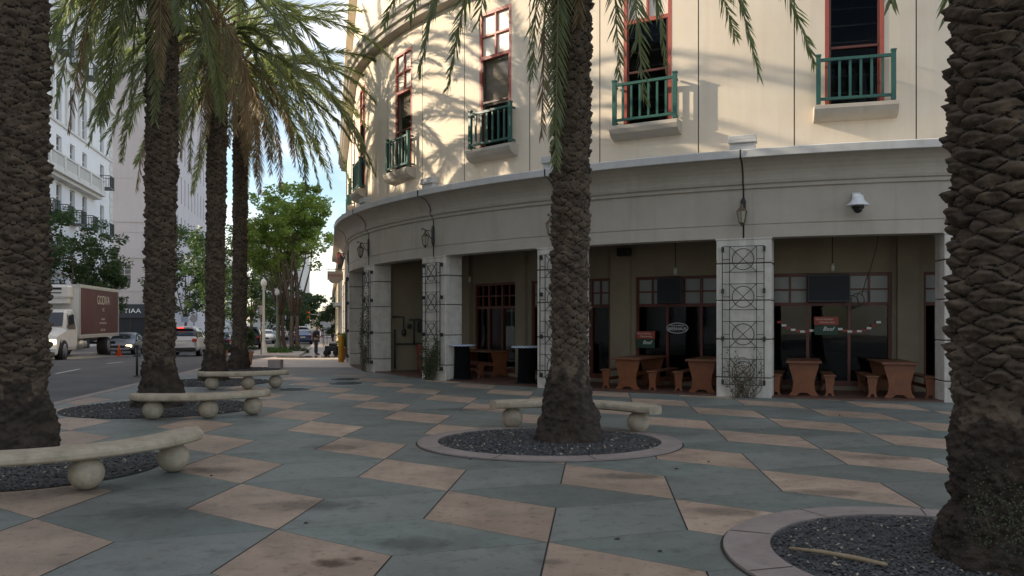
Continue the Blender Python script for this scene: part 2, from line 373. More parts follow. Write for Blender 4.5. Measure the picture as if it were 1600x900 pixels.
def upper_window(k, s):
    T = frame(s, WO, 0); w2 = .575
    f = MB(); y = .048
    # frame local: x right, y inward
    def bx(x, z, dx, dz, yy=y, dy=.09): f.box((x, yy, z), (dx, dy, dz), 0, T)
    bx(-w2 + .04, (WB + WT) / 2, .08, WT - WB); bx(w2 - .04, (WB + WT) / 2, .08, WT - WB)
    bx(0, WT - .04, 2 * w2 - .16, .08); bx(0, WB + .03, 2 * w2 - .16, .06)
    zt = 8.52; bx(0, zt, 2 * w2 - .16, .09); bx(0, 9.10, 2 * w2 - .16, .05, y, .07); bx(0, (zt + WT) / 2, .05, WT - zt - .12, y + .003, .065)
    o = f.build('window', M['redwood'], bld)
    p = MB(); p.box((0, y + .03, (WB + zt) / 2), (2 * w2 - .16, .012, zt - WB - .1), 0, T)
    p.box((0, y + .03, (WT + zt) / 2), (2 * w2 - .16, .012, WT - zt - .12), 1, T); p.build('pane', [M['clear'], M['film']], o)
    sh = MB(); zr = 7.35
    sh.box((0, y - .005, zr), (2 * w2 - .16, .05, .05), 0, T); sh.box((-w2 + .1, y - .005, (WB + zt) / 2), (.04, .05, zt - WB - .1), 0, T); sh.box((w2 - .1, y - .005, (WB + zt) / 2), (.04, .05, zt - WB - .1), 0, T)
    sh.build('sash', M['darkred'], o)
    b = MB(); b.box((0, y + .055, (WT + zt) / 2), (2 * w2 - .1, .015, WT - zt), 0, T)
    b.build('transom_blind', M['whiteblind'], o)
    if k in (2, 3):
        zb = 7.3 if k == 2 else 7.8
        b = MB(); b.box((0, y + .13, (zt + zb) / 2), (2 * w2 - .1, .015, zt - zb), 0, T); b.build('roller_blind', M['blind'], o)
    else:
        b = MB()
        for q in range(6): b.box((0, y + .4, 6.5 + q * .36), (2 * w2, .03, .03), 0, T)
        b.build('shelf_slats', M['room'], o)
    sl = MB(); W = 1.62; prof = [(.03, 6.10), (-.30, 6.10), (-.31, 6.02), (-.27, 5.92), (-.18, 5.84), (-.05, 5.80), (.03, 5.80)]
    vs = []; 
    for xx in (-W / 2, W / 2):
        for yy, zz in prof: vs.append((xx, yy, zz))
    n = len(prof); sl.add(vs, [(i, (i + 1) % n, n + (i + 1) % n, n + i) for i in range(n)] + [tuple(reversed(range(n))), tuple(range(n, 2 * n))], 0, False, T)
    sl.build('sill', M['cast'], bld, .008)
    r = MB(); yo = -.19; rw = 1.44
    for sx in (-1, 1):
        r.box((sx * rw / 2, yo, 6.64), (.09, .08, 1.0), 0, T); r.box((sx * rw / 2, yo, 7.15), (.11, .10, .035), 0, T)
        for zz in (6.2, 7.02): r.box((sx * rw / 2, yo / 2 + .02, zz), (.035, -yo - .06, .045), 0, T)
        r.box((sx * (rw / 2 + .03), yo + .02, 6.98), (.05, .03, .03), 0, T)
    r.box((0, yo, 7.05), (rw - .09, .07, .06), 0, T); r.box((0, yo, 6.24), (rw - .09, .06, .055), 0, T)
    for i in range(6): r.box((-rw / 2 + rw * (i + 1) / 7, yo, 6.645), (.05, .03, .76), 0, T)
    r.build('balcony_railing', M['green'], bld)
for k in range(-2, 7): upper_window(k, k + .5)

# --- columns
def column(k):
    T = frame(k, 0, 0); c = MB(); w = 1.14; d = .55
    zs = [-.12, .42, 1.24, 2.07, 2.86, 3.37]
    for i in range(5):
        a, b = zs[i], zs[i + 1]
        if i == 4:
            c.box((0, d / 2, (a + b) / 2 + .008), (w, d, b - a - .016), 0, T, bev=.012)
        else: c.box((0, d / 2, (a + b) / 2), (w, d, b - a - .022), 0, T, bev=.012)
    c.box((0, d / 2, 1.6), (w - .06, d - .06, 3.44), 1, T)
    c.box((0, d / 2 - .002, 3.385), (w + .03, d + .02, .03), 0, T)
    c.build('column', [M['colstone'], M['groove']], bld)
for k in range(-2, 9): column(k)

# --- arcade floor
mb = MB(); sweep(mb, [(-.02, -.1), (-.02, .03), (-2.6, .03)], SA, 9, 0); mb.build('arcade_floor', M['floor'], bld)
# --- back wall with storefronts
BO = -2.2
open_ = [(-1.72, -1.06), (-.62, .068), (.24, .907), (1.1, 1.762), (1.95, 2.62), (2.781, 3.275)]
ST = 2.74
mb = MB(); pts = sorted(set([SA, 3.95] + [x for o in open_ for x in o]))
for a, b in zip(pts[:-1], pts[1:]):
    m_ = (a + b) / 2
    if any(o[0] < m_ < o[1] for o in open_):
        sweep(mb, [(BO - .2, ST), (BO, ST), (BO, 3.62)], a, b, 0); sweep(mb, [(BO, 0), (BO, .12), (BO - .2, .12)], a, b, 0)
        for s in (a, b): mb.add([path(s, BO, 0), path(s, BO - .2, 0), path(s, BO - .2, ST), path(s, BO, ST)], [(0, 1, 2, 3)], 0)
    else: sweep(mb, [(BO, 0), (BO, 3.62)], a, b, 0)
# pilasters
for a, b in ((.10, .215), (1.79, 1.93), (3.30, 3.42), (2.655, 2.75)):
    sweep(mb, [(BO + .002, 0), (BO + .12, 0), (BO + .12, 3.62), (BO + .002, 3.62)], a, b, 0, close=True)
T = frame(3.95, 0, 0)
mb.box((0, 1.42, 1.8), (.16, 1.75, 3.62), 0, T)
sweep(mb, [(BO, 0), (BO, 3.62)], 4.0, 9, 0)
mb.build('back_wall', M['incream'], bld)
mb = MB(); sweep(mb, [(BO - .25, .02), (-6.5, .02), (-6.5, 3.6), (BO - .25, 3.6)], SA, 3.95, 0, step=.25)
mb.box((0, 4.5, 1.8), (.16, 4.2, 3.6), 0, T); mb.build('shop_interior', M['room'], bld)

def seg(mb, s0, s1, off, z0, z1, th, mi=0):
    ss = srange(s0, s1, .12)
    prof = [(off, z0), (off, z1), (off - th, z1), (off - th, z0)]
    sweep(mb, prof, s0, s1, mi, close=True, step=.12)
def storefront(a, b, mull, door=None, blocks=()):
    f = MB(); w = .016; o = BO - .05; zt = 1.98
    seg(f, a, a + w, o, .12, ST, .1); seg(f, b - w, b, o, .12, ST, .1)
    for x in mull: seg(f, x - w / 2, x + w / 2, o, .12, ST, .1)
    xs = [a] + list(mull) + [b]
    for x0, x1 in zip(xs[:-1], xs[1:]):
        x0 += w if x0 == a else w / 2; x1 -= w if x1 == b else w / 2
        seg(f, x0, x1, o - .003, ST - .07, ST, .094); seg(f, x0, x1, o - .003, zt, zt + .08, .094); seg(f, x0, x1, o - .003, .12, .24, .094)
        mid = (x0 + x1) / 2
        seg(f, mid - .006, mid + .006, o - .02, zt + .08, ST - .07, .05)
        seg(f, x0, mid - .006, o - .023, 2.34, 2.38, .045); seg(f, mid + .006, x1, o - .023, 2.34, 2.38, .045)
    ob = f.build('storefront_frame', M['darkred'], bld)
    p = MB(); seg(p, a + w, b - w, o - .05, .2, zt + .02, .01); p.build('pane', M['glass'], ob)
    p = MB()
    for x0, x1 in zip(xs[:-1], xs[1:]):
        if (x0, x1) in blocks: continue
        seg(p, x0 + .004, x1 - .004, o - .055, zt + .05, ST - .04, .01)
    if p.v: p.build('frosted_pane', M['frost'], ob)
storefront(.24, .907, (.47, .70))
storefront(1.1, 1.762, (1.33, 1.55))
storefront(1.95, 2.62, (2.10, 2.36))
storefront(2.781, 3.275, (2.94, 3.10), blocks=((2.781, 2.94), (2.94, 3.10), (3.10, 3.275)))
storefront(-.62, .068, (-.4, -.17)); storefront(-1.72, -1.06, (-1.5, -1.28))

# --- things on the facade
def trellis(k):
    T = frame(k, .09, 0); m = MB(); w = .86; t = .014; xs = (-w / 2, -w / 2 + .15, w / 2 - .15, w / 2); z0, z1 = .27, 3.22
    def b(a, c, r=t): m.bar((a[0], 0, a[1]), (c[0], 0, c[1]), r, r, 0, T)
    for x in xs: b((x, z0), (x, z1), .018 if abs(x) > .4 else .014)
    rows = [(z0, z0 + .55), (z0 + .80, z0 + 1.35), (z0 + 1.60, z0 + 2.15), (z0 + 2.40, z1)]
    xi = xs[2]
    for a, c in rows:
        for z in (a, c): b((-w / 2, z), (w / 2, z))
        b((-xi, a), (xi, c)); b((xi, a), (-xi, c)); zc = (a + c) / 2
        for sx in (-1, 1): b((sx * w / 2, zc), (sx * xi, zc))
        m.tube([(.225 * cos(q * pi / 12), .012, zc + .225 * sin(q * pi / 12)) for q in range(25)], .009, 5, 0, T)
    for z in (z0 + .05, z0 + .98, z0 + 2.0, z1 - .06):
        for sx in (-1, 1): m.box((sx * w / 2, .045, z), (.045, .088, .10), 0, T)
    return m
names = {-1: 'iron lattice trellis on the column beyond the big right palm', 0: 'iron trellis with thin creeper on the column beside the near right palm', 1: 'iron lattice trellis on the freestanding middle column with a dead vine at its foot',
         2: 'iron lattice trellis on the column half hidden by the central palm', 3: 'iron lattice trellis with a leafy vine at its base left of a black high table', 4: 'iron lattice trellis on the narrow column at the left end of the arcade',
         5: 'iron lattice trellis on the last column beside the yellow bollard'}
for k in range(0, 6):
    solo('iron_trellis', trellis(k), M['iron'], names[k], 'trellis', 'iron trellises fixed to the arcade columns', path(k, .09, .27))
def vine(k, n, hmax, leafy, seed, label):
    random.seed(seed); m = MB(); T = frame(k, .16, 0)
    for i in range(n):
        x = U(-.22, .22); z = 0.0; p = [(x, 0, -.02)]; hh = hmax * U(.4, 1)
        a = U(-1, 1)
        while z < hh:
            z += U(.05, .1); a += U(-.8, .8); x += .05 * sin(a); x = max(-.38, min(.38, x)); p.append((x, U(-.04, .05), z))
        m.tube(p, [.010 * (1 - .7 * j / len(p)) for j in range(len(p))], 4, 0, T)
        for q in p[1:]:
            for _ in range(leafy):
                c = Vector(q) + Vector((U(-.06, .06), U(-.05, .05), U(-.05, .05))); u = Vector((U(-1, 1), U(-1, 1), U(-1, 1))).normalized() * .028; v = Vector((U(-1, 1), U(-1, 1), U(-1, 1))).normalized() * .018
                m.add([c - u, c - v, c + u, c + v], [(0, 1, 2, 3)], 1, False, T)
    for q in range(3):
        zc = .35 + .17 * q; m.tube([(.17 * cos(j * pi / 8) + U(-.01, .01), -.03 + U(-.02, .02), zc + .17 * sin(j * pi / 8)) for j in range(17)], .008, 4, 0, T)
    return solo('climbing_vine', m, [M['wood_bark'], M['leafB']], label, 'vine', None, path(k, .16, 0))
vine(1, 26, 1.0, 1, 3, 'tangled bare brown vine at the foot of the middle column trellis')
vine(3, 34, 1.15, 5, 4, 'bushy dark vine filling the lower trellis left of the black high table')
vine(0, 8, 2.9, 1, 5, 'sparse thin creeper climbing the trellis beside the near right palm')
vine(4, 10, 2.6, 3, 6, 'dark creeper along the trellis at the left end of the arcade')

def lantern_at(k, label):
    o = thing('wall_lantern', path(k, 0, 3.62), label, 'lantern', 'wall lanterns above the arcade columns')
    T = frame(k, 0, 0)
    a = MB(); a.box((0, -.025, 3.98), (.10, .05, .44), 0, T, bev=.01); a.box((0, -.02, 4.22), (.06, .04, .06), 0, T); a.box((0, -.02, 3.74), (.05, .04, .06), 0, T)
    a.tube([(0, -.04, 3.86), (0, -.14, 3.95), (0, -.2, 4.08), (0, -.3, 4.12), (0, -.36, 4.16), (0, -.40, 4.13), (0, -.37, 4.10)], .012, 6, 0, T); a.tube([(0, -.04, 4.10), (0, -.15, 4.11), (0, -.28, 4.12)], .009, 6, 0, T)
    a.tube([(0, -.28, 4.12), (0, -.28, 4.05)], .008, 6, 0, T)
    a.build('bracket', M['iron'], o)
    c = MB(); Tl = T @ Matrix.Translation((0, -.28, 0)) @ Matrix.Rotation(pi / 6, 4, 'Z')
    c.lathe([(.012, 4.10), (.03, 4.07), (.035, 4.03), (.06, 4.01), (.075, 3.98), (.115, 3.95), (.12, 3.935)], 6, 0, Tl, False)
    for i in range(6):
        q = i * pi / 3; c.bar((.112 * cos(q), .112 * sin(q), 3.935), (.065 * cos(q), .065 * sin(q), 3.70), .012, .012, 0, Tl)
    c.lathe([(.07, 3.705), (.072, 3.69), (.04, 3.67), (.02, 3.64), (.005, 3.62)], 6, 0, Tl, False)
    c.build('lantern_cage', M['copper'], o)
    c = MB(); c.lathe([(.060, 3.70), (.105, 3.935)], 6, 0, Tl, False); c.build('lantern_glass', M['lglass'], o)
LN = {1: 'copper lantern over the freestanding middle column', 2: 'lantern half hidden behind the central palm trunk', 3: 'dark lantern over the column with the leafy vine', 4: 'dark lantern over the narrow left arcade column', 5: 'lantern at the far left corner of the arcade, nearest the hanging sign', 0: 'lantern over the column behind the near right palm'}
for k in range(0, 6): lantern_at(k, LN[k])
CN = {0: 'right palm column', 1: 'middle column', 2: 'central palm column', 3: 'vine covered column', 4: 'narrow left column', 5: 'last left column'}
for k in range(0, 6):
    c = MB(); T = frame(k, 0, 0)
    pp = [(.02 if z < 4.44 or 1 else 0, z) for z in ()]
    pts = [(0, -o - .012, z) for o, z in [(0.0, 3.40), (0, 4.43), (.12, 4.60), (.10, 4.70), (.13, 4.78), (.19, 4.87), (.28, 4.95), (.38, 5.0), (.52, 5.03), (.53, 5.19)]]
    c.tube(pts, .009, 5, 0, T)
    solo('conduit', c, M['iron'], 'thin dark conduit running up the cornice above the ' + CN[k], 'conduit', 'conduits on the cornice', path(k, .01, 3.4))
    u = MB(); u.box((0, -.12, 5.31), (.52, .20, .16), 0, T, bev=.015); u.box((0, -.14, 5.42), (.58, .26, .06), 0, T, bev=.01); u.box((0, -.14, 5.50), (.56, .24, .10), 0, T, bev=.01)
    solo('uplight_box', u, M['lip'], 'pale uplight box resting on the cornice ledge above the ' + CN[k], 'light fitting', 'uplights on the cornice ledge', path(k, .12, 5.23))
# security camera
T = frame(.5, 0, 0); p = path(.5, 0, 3.8)
o = thing('security_camera', p, 'white dome security camera under the right balcony window', 'camera')
a = MB(); a.box((0, -.03, 4.14), (.16, .06, .22), 0, T, bev=.01); a.tube([(0, -.05, 4.16), (0, -.2, 4.16), (0, -.28, 4.1)], .035, 8, 0, T); a.build('mount', M['camwhite'], o)
a = MB(); Tc = T @ Matrix.Translation((0, -.28, 0)); a.lathe([(.05, 4.18), (.10, 4.16), (.12, 4.08), (.15, 4.03), (.22, 3.97), (.225, 3.955), (.13, 3.95)], 24, 0, Tc); a.build('sunshield', M['camwhite'], o)
a = MB(); a.sphere((0, 0, 3.90), .095, 18, 12, 0, (1, 1, 1), Tc); a.lathe([(.12, 3.955), (.12, 3.90)], 18, 0, Tc); a.build('dome', M['black'], o)
# speaker
T = frame(1.80, BO + .35, 0); a = MB(); a.box((0, 0, 3.36), (.34, .20, .20), 0, T, bev=.02); a.box((0, .12, 3.45), (.04, .30, .04), 0, T)
solo('loudspeaker', a, M['black'], 'black loudspeaker mounted high on the arcade back wall', 'loudspeaker', None, path(1.8, BO + .35, 3.26))
# pendant rods
for s, lb in ((.58, 'over the tables under the right bay'), (1.42, 'in front of the oval sign window'), (3.02, 'in front of the dark left doors')):
    a = MB(); T = frame(s, -1.3, 0); a.tube([(0, 0, 3.62), (0, 0, 2.86)], .012, 6, 0, T); a.lathe([(.03, 2.90), (.05, 2.84), (.05, 2.74), (.02, 2.72)], 12, 1, T); a.lathe([(.05, 3.60), (.05, 3.62)], 12, 0, T)
    solo('pendant_lamp', a, [M['black'], M['lglass']], 'thin black pendant lamp hanging ' + lb, 'lamp', 'pendants hanging in the arcade', path(s, -1.3, 3.62))
a = MB(); T = frame(.36, -1.0, 0)
a.tube([(0, 0, 3.62), (-.05, .1, 3.2), (-.12, .4, 2.75), (-.16, .7, 2.55), (-.2, 1.0, 2.2)], .008, 5, 0, T)
for q in range(3): a.tube([(-.16 + .14 * cos(j * pi / 6) - .12 * q, 1.0 + .02 * q, 2.15 - .05 * q + .16 * sin(j * pi / 6)) for j in range(13)], .008, 5, 0, T)
solo('hanging_cable', a, M['black'], 'loose black cable dangling and coiled beside the dark television', 'cable', None, path(.36, -1.0, 3.62))
# televisions
for s, w, lb, ww in ((.585, .92, 'wide flat television mounted in the transom above the red poster', .5), (1.52, .62, 'black television mounted in the transom above the oval sign', .4)):
    a = MB(); T = frame(s, BO + .12, 0); o = thing('television', path(s, BO + .12, 2.0), lb, 'television', 'televisions in the storefront transoms')
    a.box((0, 0, 2.38), (w, .07, .64), 0, T, bev=.01); a.box((0, .10, 2.38), (.2, .12, .2), 0, T); a.build('housing', M['black'], o)
    a = MB(); a.box((0, -.038, 2.385), (w - .06, .006, .56), 0, T); a.build('screen', M['screen'], o)

# --- writing
def text(body, size, T, m, name, parent=None, label=None, cat=None, ext=.003, align='CENTER', sx=1.0, shear=0, font=None):
    cu = bpy.data.curves.new(name, 'FONT'); cu.body = body; cu.size = size; cu.extrude = ext; cu.align_x = align; cu.align_y = 'CENTER'; cu.shear = shear
    t = bpy.data.objects.new(name + '_src', cu); COL.objects.link(t); bpy.context.view_layer.update()
    me = bpy.data.meshes.new_from_object(t); COL.objects.unlink(t); bpy.data.objects.remove(t)
    mb = MB(); TT = T @ Matrix.Rotation(pi / 2, 4, 'X') @ Matrix.Diagonal((sx, 1, 1, 1))
    mb.add([v.co.copy() for v in me.vertices], [tuple(p.vertices) for p in me.polygons], 0, False, TT)
    bpy.data.meshes.remove(me)
    o = mb.build(name, m, parent)
    if label: tag(o, label, cat)
    return o
def poster(s, zc, w, h1, h2, label, off):
    T = frame(s, off, 0); o = thing('window_poster', path(s, off, zc), label, 'poster', 'red and green posters in the storefront')
    a = MB(); a.box((0, 0, zc), (w, .012, h1), 0, T); a.build('red_panel', M['signred'], o)
    a = MB(); a.box((0, .002, zc - h1 / 2 - h2 / 2 - .01), (w * .96, .012, h2), 0, T); a.build('green_panel', M['signgreen'], o)
    text('Good Golden', h1 * .36, T @ Matrix.Translation((-w * .08, -.009, zc + h1 * .2)), M['cream_txt'], 'lettering', o, shear=.2)
    text('Oktoberfest', h1 * .36, T @ Matrix.Translation((0.01, -.009, zc - h1 * .18)), M['cream_txt'], 'lettering', o, shear=.2)
    text('Beef', h2 * .6, T @ Matrix.Translation((w * .08, -.007, zc - h1 / 2 - h2 * .42)), M['white_txt'], 'lettering', o, shear=.3)
poster(.598, 1.63, .53, .19, .22, 'red poster above a green strip in the right bay window, under the wide television', BO + .06)
poster(1.685, 1.27, .50, .19, .22, 'red poster above a green strip left of the oval sign', BO + .06)
T = frame(1.475, BO + .05, 0); o = thing('oval_sign', path(1.475, BO + .05, 1.4), 'black oval sign with white rim and lettering on the door glass', 'sign')
a = MB(); n = 36; zc = 1.45; A, B = .27, .125
vs = [(A * cos(2 * pi * i / n), 0, zc + B * sin(2 * pi * i / n)) for i in range(n)] + [(A * cos(2 * pi * i / n), .012, zc + B * sin(2 * pi * i / n)) for i in range(n)]
a.add(vs, [tuple(range(n)), tuple(reversed(range(n, 2 * n)))] + [(i, i + n, (i + 1) % n + n, (i + 1) % n) for i in range(n)], 0, False, T); a.build('plate', M['black'], o)
a = MB(); a.tube([(A * cos(2 * pi * i / n), -.002, zc + B * sin(2 * pi * i / n)) for i in range(n + 1)], .008, 5, 0, T); a.build('rim', M['white_txt'], o)
text('BIERHAUS', .105, T @ Matrix.Translation((0, -.006, zc - .022)), M['white_txt'], 'lettering', o)
text('FRITZ & FRANZ', .05, T @ Matrix.Translation((0, -.006, zc + .06)), M['white_txt'], 'lettering', o)
# bunting across the right bay glass
a = MB()
for i in range(22):
    f = i / 21; s = .86 - .55 * f; z = 1.55 - .22 * (1 - (2 * ((f * 2) % 1) - 1) ** 2) + .05
    T = frame(s, BO - .02, 0) @ Matrix.Translation((0, 0, z)); a.box((0, 0, 0), (.10, .01, .05), 0 if i % 2 else 1, T)
solo('paper_garland', a, [M['white_txt'], M['signred']], 'red and white paper garland sagging across the right bay windows', 'garland', None, path(.58, BO - .02, 1.4))

# --- picnic tables
def endboard(m, w, h, x, y, th, T, foot=True):
    """curvy cut-out board in the x-z plane"""
    pr = [(.50, 0), (.47, .05), (.40, .12), (.36, .28), (.36, .42), (.40, .60), (.46, .78), (.50, .90), (.50, 1)]
    pts = [(x + w * a, h * b) for a, b in pr] + [(x - w * a, h * b) for a, b in reversed(pr)]
    if foot: pts += [(x - w * .25, 0), (x - w * .12, .06), (x + w * .12, .06), (x + w * .25, 0)]
    n = len(pts); vs = [(p[0], y, p[1]) for p in pts] + [(p[0], y + th, p[1]) for p in pts]
    m.add(vs, [tuple(range(n)), tuple(reversed(range(n, 2 * n)))] + [(i, i + n, (i + 1) % n + n, (i + 1) % n) for i in range(n)], 0, False, T)
def picnic_table(name, lab, T0_, L=1.55):
    loc = T0_.translation.copy(); o = thing(name, loc, lab, 'table', 'pine tables under the arcade'); I = T0_
    a = MB(); a.box((0, L / 2, .715), (.72, L + .16, .05), 0, I, bev=.008); a.build('tabletop', M['pinetop'], o)
    for y in (0, L - .05):
        a = MB(); endboard(a, .60, .69, 0, y, .05, I); a.build('end_board', M['pine'], o)
    a = MB(); a.box((0, L / 2, .34), (.06, L - .1, .10), 0, I); a.build('stretcher', M['pine'], o)
def pine_bench(lab, T0_, L=1.5):
    loc = T0_.translation.copy(); o = thing('pine_bench', loc, lab, 'bench', 'pine benches beside the arcade tables'); I = T0_
    a = MB(); a.box((0, L / 2, .43), (.26, L + .08, .035), 0, I, bev=.006); a.build('seat', M['pinetop'], o)
    for y in (0, L - .04):
        a = MB(); endboard(a, .20, .412, 0, y, .04, I); a.build('leg', M['pine'], o)
    a = MB(); a.box((0, L / 2, .22), (.04, L - .08, .07), 0, I); a.build('stretcher', M['pine'], o)
BB = ((.726, 'in the right bay, nearer the middle column', (.858, .605)), (.29, 'in the right bay, nearer the right palm', (.41, .150)),
      (1.632, 'right of the central palm, under the poster', (1.768, 1.495)), (1.225, 'half hidden left of the middle column', (1.352, 1.09)))
for s, lb, bs in BB:
    T = frame(s, -.5, .03); picnic_table('picnic_table', 'pine picnic table ' + lb, T)
    for q, b in enumerate(bs):
        pine_bench('pine bench %s of the table %s' % ('left' if q == 0 else 'right', lb), frame(b, -.57, .03))
T = frame(3.05, -1.9, .03) @ Matrix.Rotation(pi / 2, 4, 'Z')
picnic_table('picnic_table', 'dark wooden picnic table lying crosswise before the left doors', T @ Matrix.Translation((0, -.8, 0)))
pine_bench('pine bench set crosswise before the left doors', frame(3.05, -1.25, .03) @ Matrix.Rotation(pi / 2, 4, 'Z') @ Matrix.Translation((0, -.75, 0)))

# --- high tables with black skirts
def high_table(x, y, lb):
    o = thing('high_table', (x, y, 0), lb, 'table', 'black skirted high tables'); C = Matrix.Translation((x, y, 0))
    a = MB(); a.lathe([(.37, 0), (.37, .02), (.30, .05), (.2, .06)], 32, 0, C); a.build('base', M['black'], o)
    a = MB(); n = 48; prof = [(.235, .06), (.225, .12), (.215, .5), (.21, .9), (.22, .94)]; vs = []; fs = []
    for j, (r, z) in enumerate(prof):
        for i in range(n):
            q = 2 * pi * i / n; rr = r * (1 + .035 * sin(9 * q + j * .3) * (1 - j * .15)); vs.append((x + rr * cos(q), y + rr * sin(q), z))
    for j in range(len(prof) - 1):
        for i in range(n): k = (i + 1) % n; fs.append((j * n + i, j * n + k, (j + 1) * n + k, (j + 1) * n + i))
    a.add(vs, fs, 0, True); a.build('skirt', M['cloth'], o)
    a = MB(); n = 48
    for i in range(n):   # checked rim
        q0, q1 = 2 * pi * i / n, 2 * pi * (i + 1) / n
        for (z0, z1, p) in ((.945, .963, 0), (.963, .98, 1)):
            a.add([(x + .385 * cos(q0), y + .385 * sin(q0), z0), (x + .385 * cos(q1), y + .385 * sin(q1), z0), (x + .385 * cos(q1), y + .385 * sin(q1), z1), (x + .385 * cos(q0), y + .385 * sin(q0), z1)], [(0, 1, 2, 3)], (i + p) % 2)
    vs = []; K = 14; st = .77 / K
    for i in range(K):
        for j in range(K):
            cx_, cy_ = -.385 + st * (i + .5), -.385 + st * (j + .5)
            q = [(cx_ - st / 2, cy_ - st / 2), (cx_ + st / 2, cy_ - st / 2), (cx_ + st / 2, cy_ + st / 2), (cx_ - st / 2, cy_ + st / 2)]
            q = [(u * min(1, .385 / max(1e-6, math.hypot(u, v))), v * min(1, .385 / max(1e-6, math.hypot(u, v)))) for u, v in q]
            a.add([(x + u, y + v, .98) for u, v in q], [(0, 1, 2, 3)], (i + j) % 2)
    a.lathe([(.384, .944), (.384, .945)], n, 0, C); a.build('tabletop', [M['white_txt'], M['blueck']], o)
high_table(-1.37, 22.75, 'black skirted high table with a blue checked top beside the vine covered column')
high_table(.37, 21.35, 'black skirted high table with a blue checked top just left of the central palm')

# --- pipes, meter and red chair on the partition wall
T = frame(3.87, -1.0, 0) @ Matrix.Rotation(-pi / 2, 4, 'Z')   # local x runs into the arcade
ax = frame(3.9); inward = Vector(ax.col[1][:3]); side = Vector(ax.col[0][:3])
Tm = Matrix.Translation(path(3.93, -.60, 0)) @ Matrix(((inward.x, -side.x, 0, 0), (inward.y, -side.y, 0, 0), (0, 0, 1, 0), (0, 0, 0, 1)))
a = MB(); yq = -.12
for pts in ([(.05, 1.75), (.42, 1.75), (.42, 1.35), (.42, 1.2)], [(.12, .1), (.12, 1.35)], [(.12, .88), (1.35, .88)], [(.62, 1.66), (1.2, 1.66), (1.2, 1.85), (1.5, 1.85)], [(.78, 1.66), (.78, .88)], [(.95, .88), (.95, .5)], [(1.05, 1.66), (1.05, 1.3)]):
    a.tube([(x, yq, z) for x, z in pts], .028, 8, 0, Tm)
a.sphere((.42, yq - .02, 1.25), .085, 12, 8, 0, (1, .8, 1.4), Tm); a.sphere((.62, yq, 1.45), .08, 12, 8, 0, (1, .8, 1), Tm)
a.box((1.05, yq - .04, 1.42), (.26, .18, .36), 0, Tm, bev=.03); a.lathe([(.05, 0), (.05, .05)], 12, 1, Tm @ Matrix.Translation((1.05, yq - .13, 1.5)) @ Matrix.Rotation(pi / 2, 4, 'X'))
solo('gas_meter_pipes', a, [M['iron'], M['lglass']], 'dark gas pipes and meter on the cream side wall inside the left bay', 'pipes', None, path(3.9, -.7, 0))
a = MB(); Tq = Tm @ Matrix.Translation((1.02, -.42, 0))
for sx in (-.17, .17):
    for sy in (-.16, .16): a.box((sx, sy, .23), (.035, .035, .42), 0, Tq)
a.box((0, 0, .44), (.40, .38, .04), 0, Tq, bev=.01); a.box((0, .17, .70), (.38, .03, .34), 0, Tq, bev=.01)
for sx in (-.17, .17): a.box((sx, .17, .6), (.035, .035, .3), 0, Tq)
solo('red_chair', a, M['signred'], 'small red chair by the gas pipes in the left bay', 'chair', None, Tq.translation.copy())

# ------------------------------------------------------------------ ground
def strip(name, xl, xr, ys, dz, m):
    mb = MB(); vs = []; fs = []
    for y in ys: vs += [(xl(y), y, g(y) + dz), (xr(y), y, g(y) + dz)]
    for i in range(len(ys) - 1): fs.append((2 * i, 2 * i + 1, 2 * i + 3, 2 * i + 2))
    mb.add(vs, fs); return struct(name, mb, m)
YS = [-60, -20, 0, 10, 20, 23, 25, 28, 32, 36, 40, 45, 50, 54, 60, 70, 85, 100, 150, 400, 900]
strip('ground', lambda y: -700, lambda y: 700, YS, -.06, M['walk'])
edge = lambda y: -8.95 - .126 * (y - 16.1)
def wingx(y): return -6.07 - .2216 * (y - 30.9)
def kerbR(y):
    if y < 45: return edge(y)
    return wingx(y) - 2.3
def streetL(y): return -.22 * y - 15.2 - (1.0 if False else 0)
YR = [-60, -20, 0, 10, 20, 23, 25, 28, 32, 36, 40, 45, 50, 54, 60, 70, 85, 100, 150, 260]
strip('road', lambda y: -.22 * y - 14.5, kerbR, YR, -.03, M['asphalt'])
# plaza joint bed
YP = [-8, -4, 0, 4, 8, 12, 16, 20, 23, 24.5, 26, 28, 30]
strip('plaza_bed', lambda y: edge(y), lambda y: 26, [y for y in YP], -.006, M['joint'])
# far pavement in front of the wing
YF = [28.9, 30, 32, 34, 36, 38, 40, 42, 45, 45.01, 50, 54, 60, 70, 85, 100, 150, 200]
strip('pavement', lambda y: edge(y) if y <= 45 else wingx(y) - 2.3, lambda y: wingx(y) + 3, YF, .0, M['walkpink'])
strip('plain_paving', lambda y: edge(y) + .0, lambda y: 4 if y < 27.5 else wingx(y) + 2.5, [24.9, 26, 27, 28, 29], .003, M['walk'])
strip('border_strip', lambda y: edge(y) - .16, lambda y: edge(y) + .10, [-10, 0, 10, 20, 23, 25, 28, 32, 36, 40, 45], .006, M['ring'])
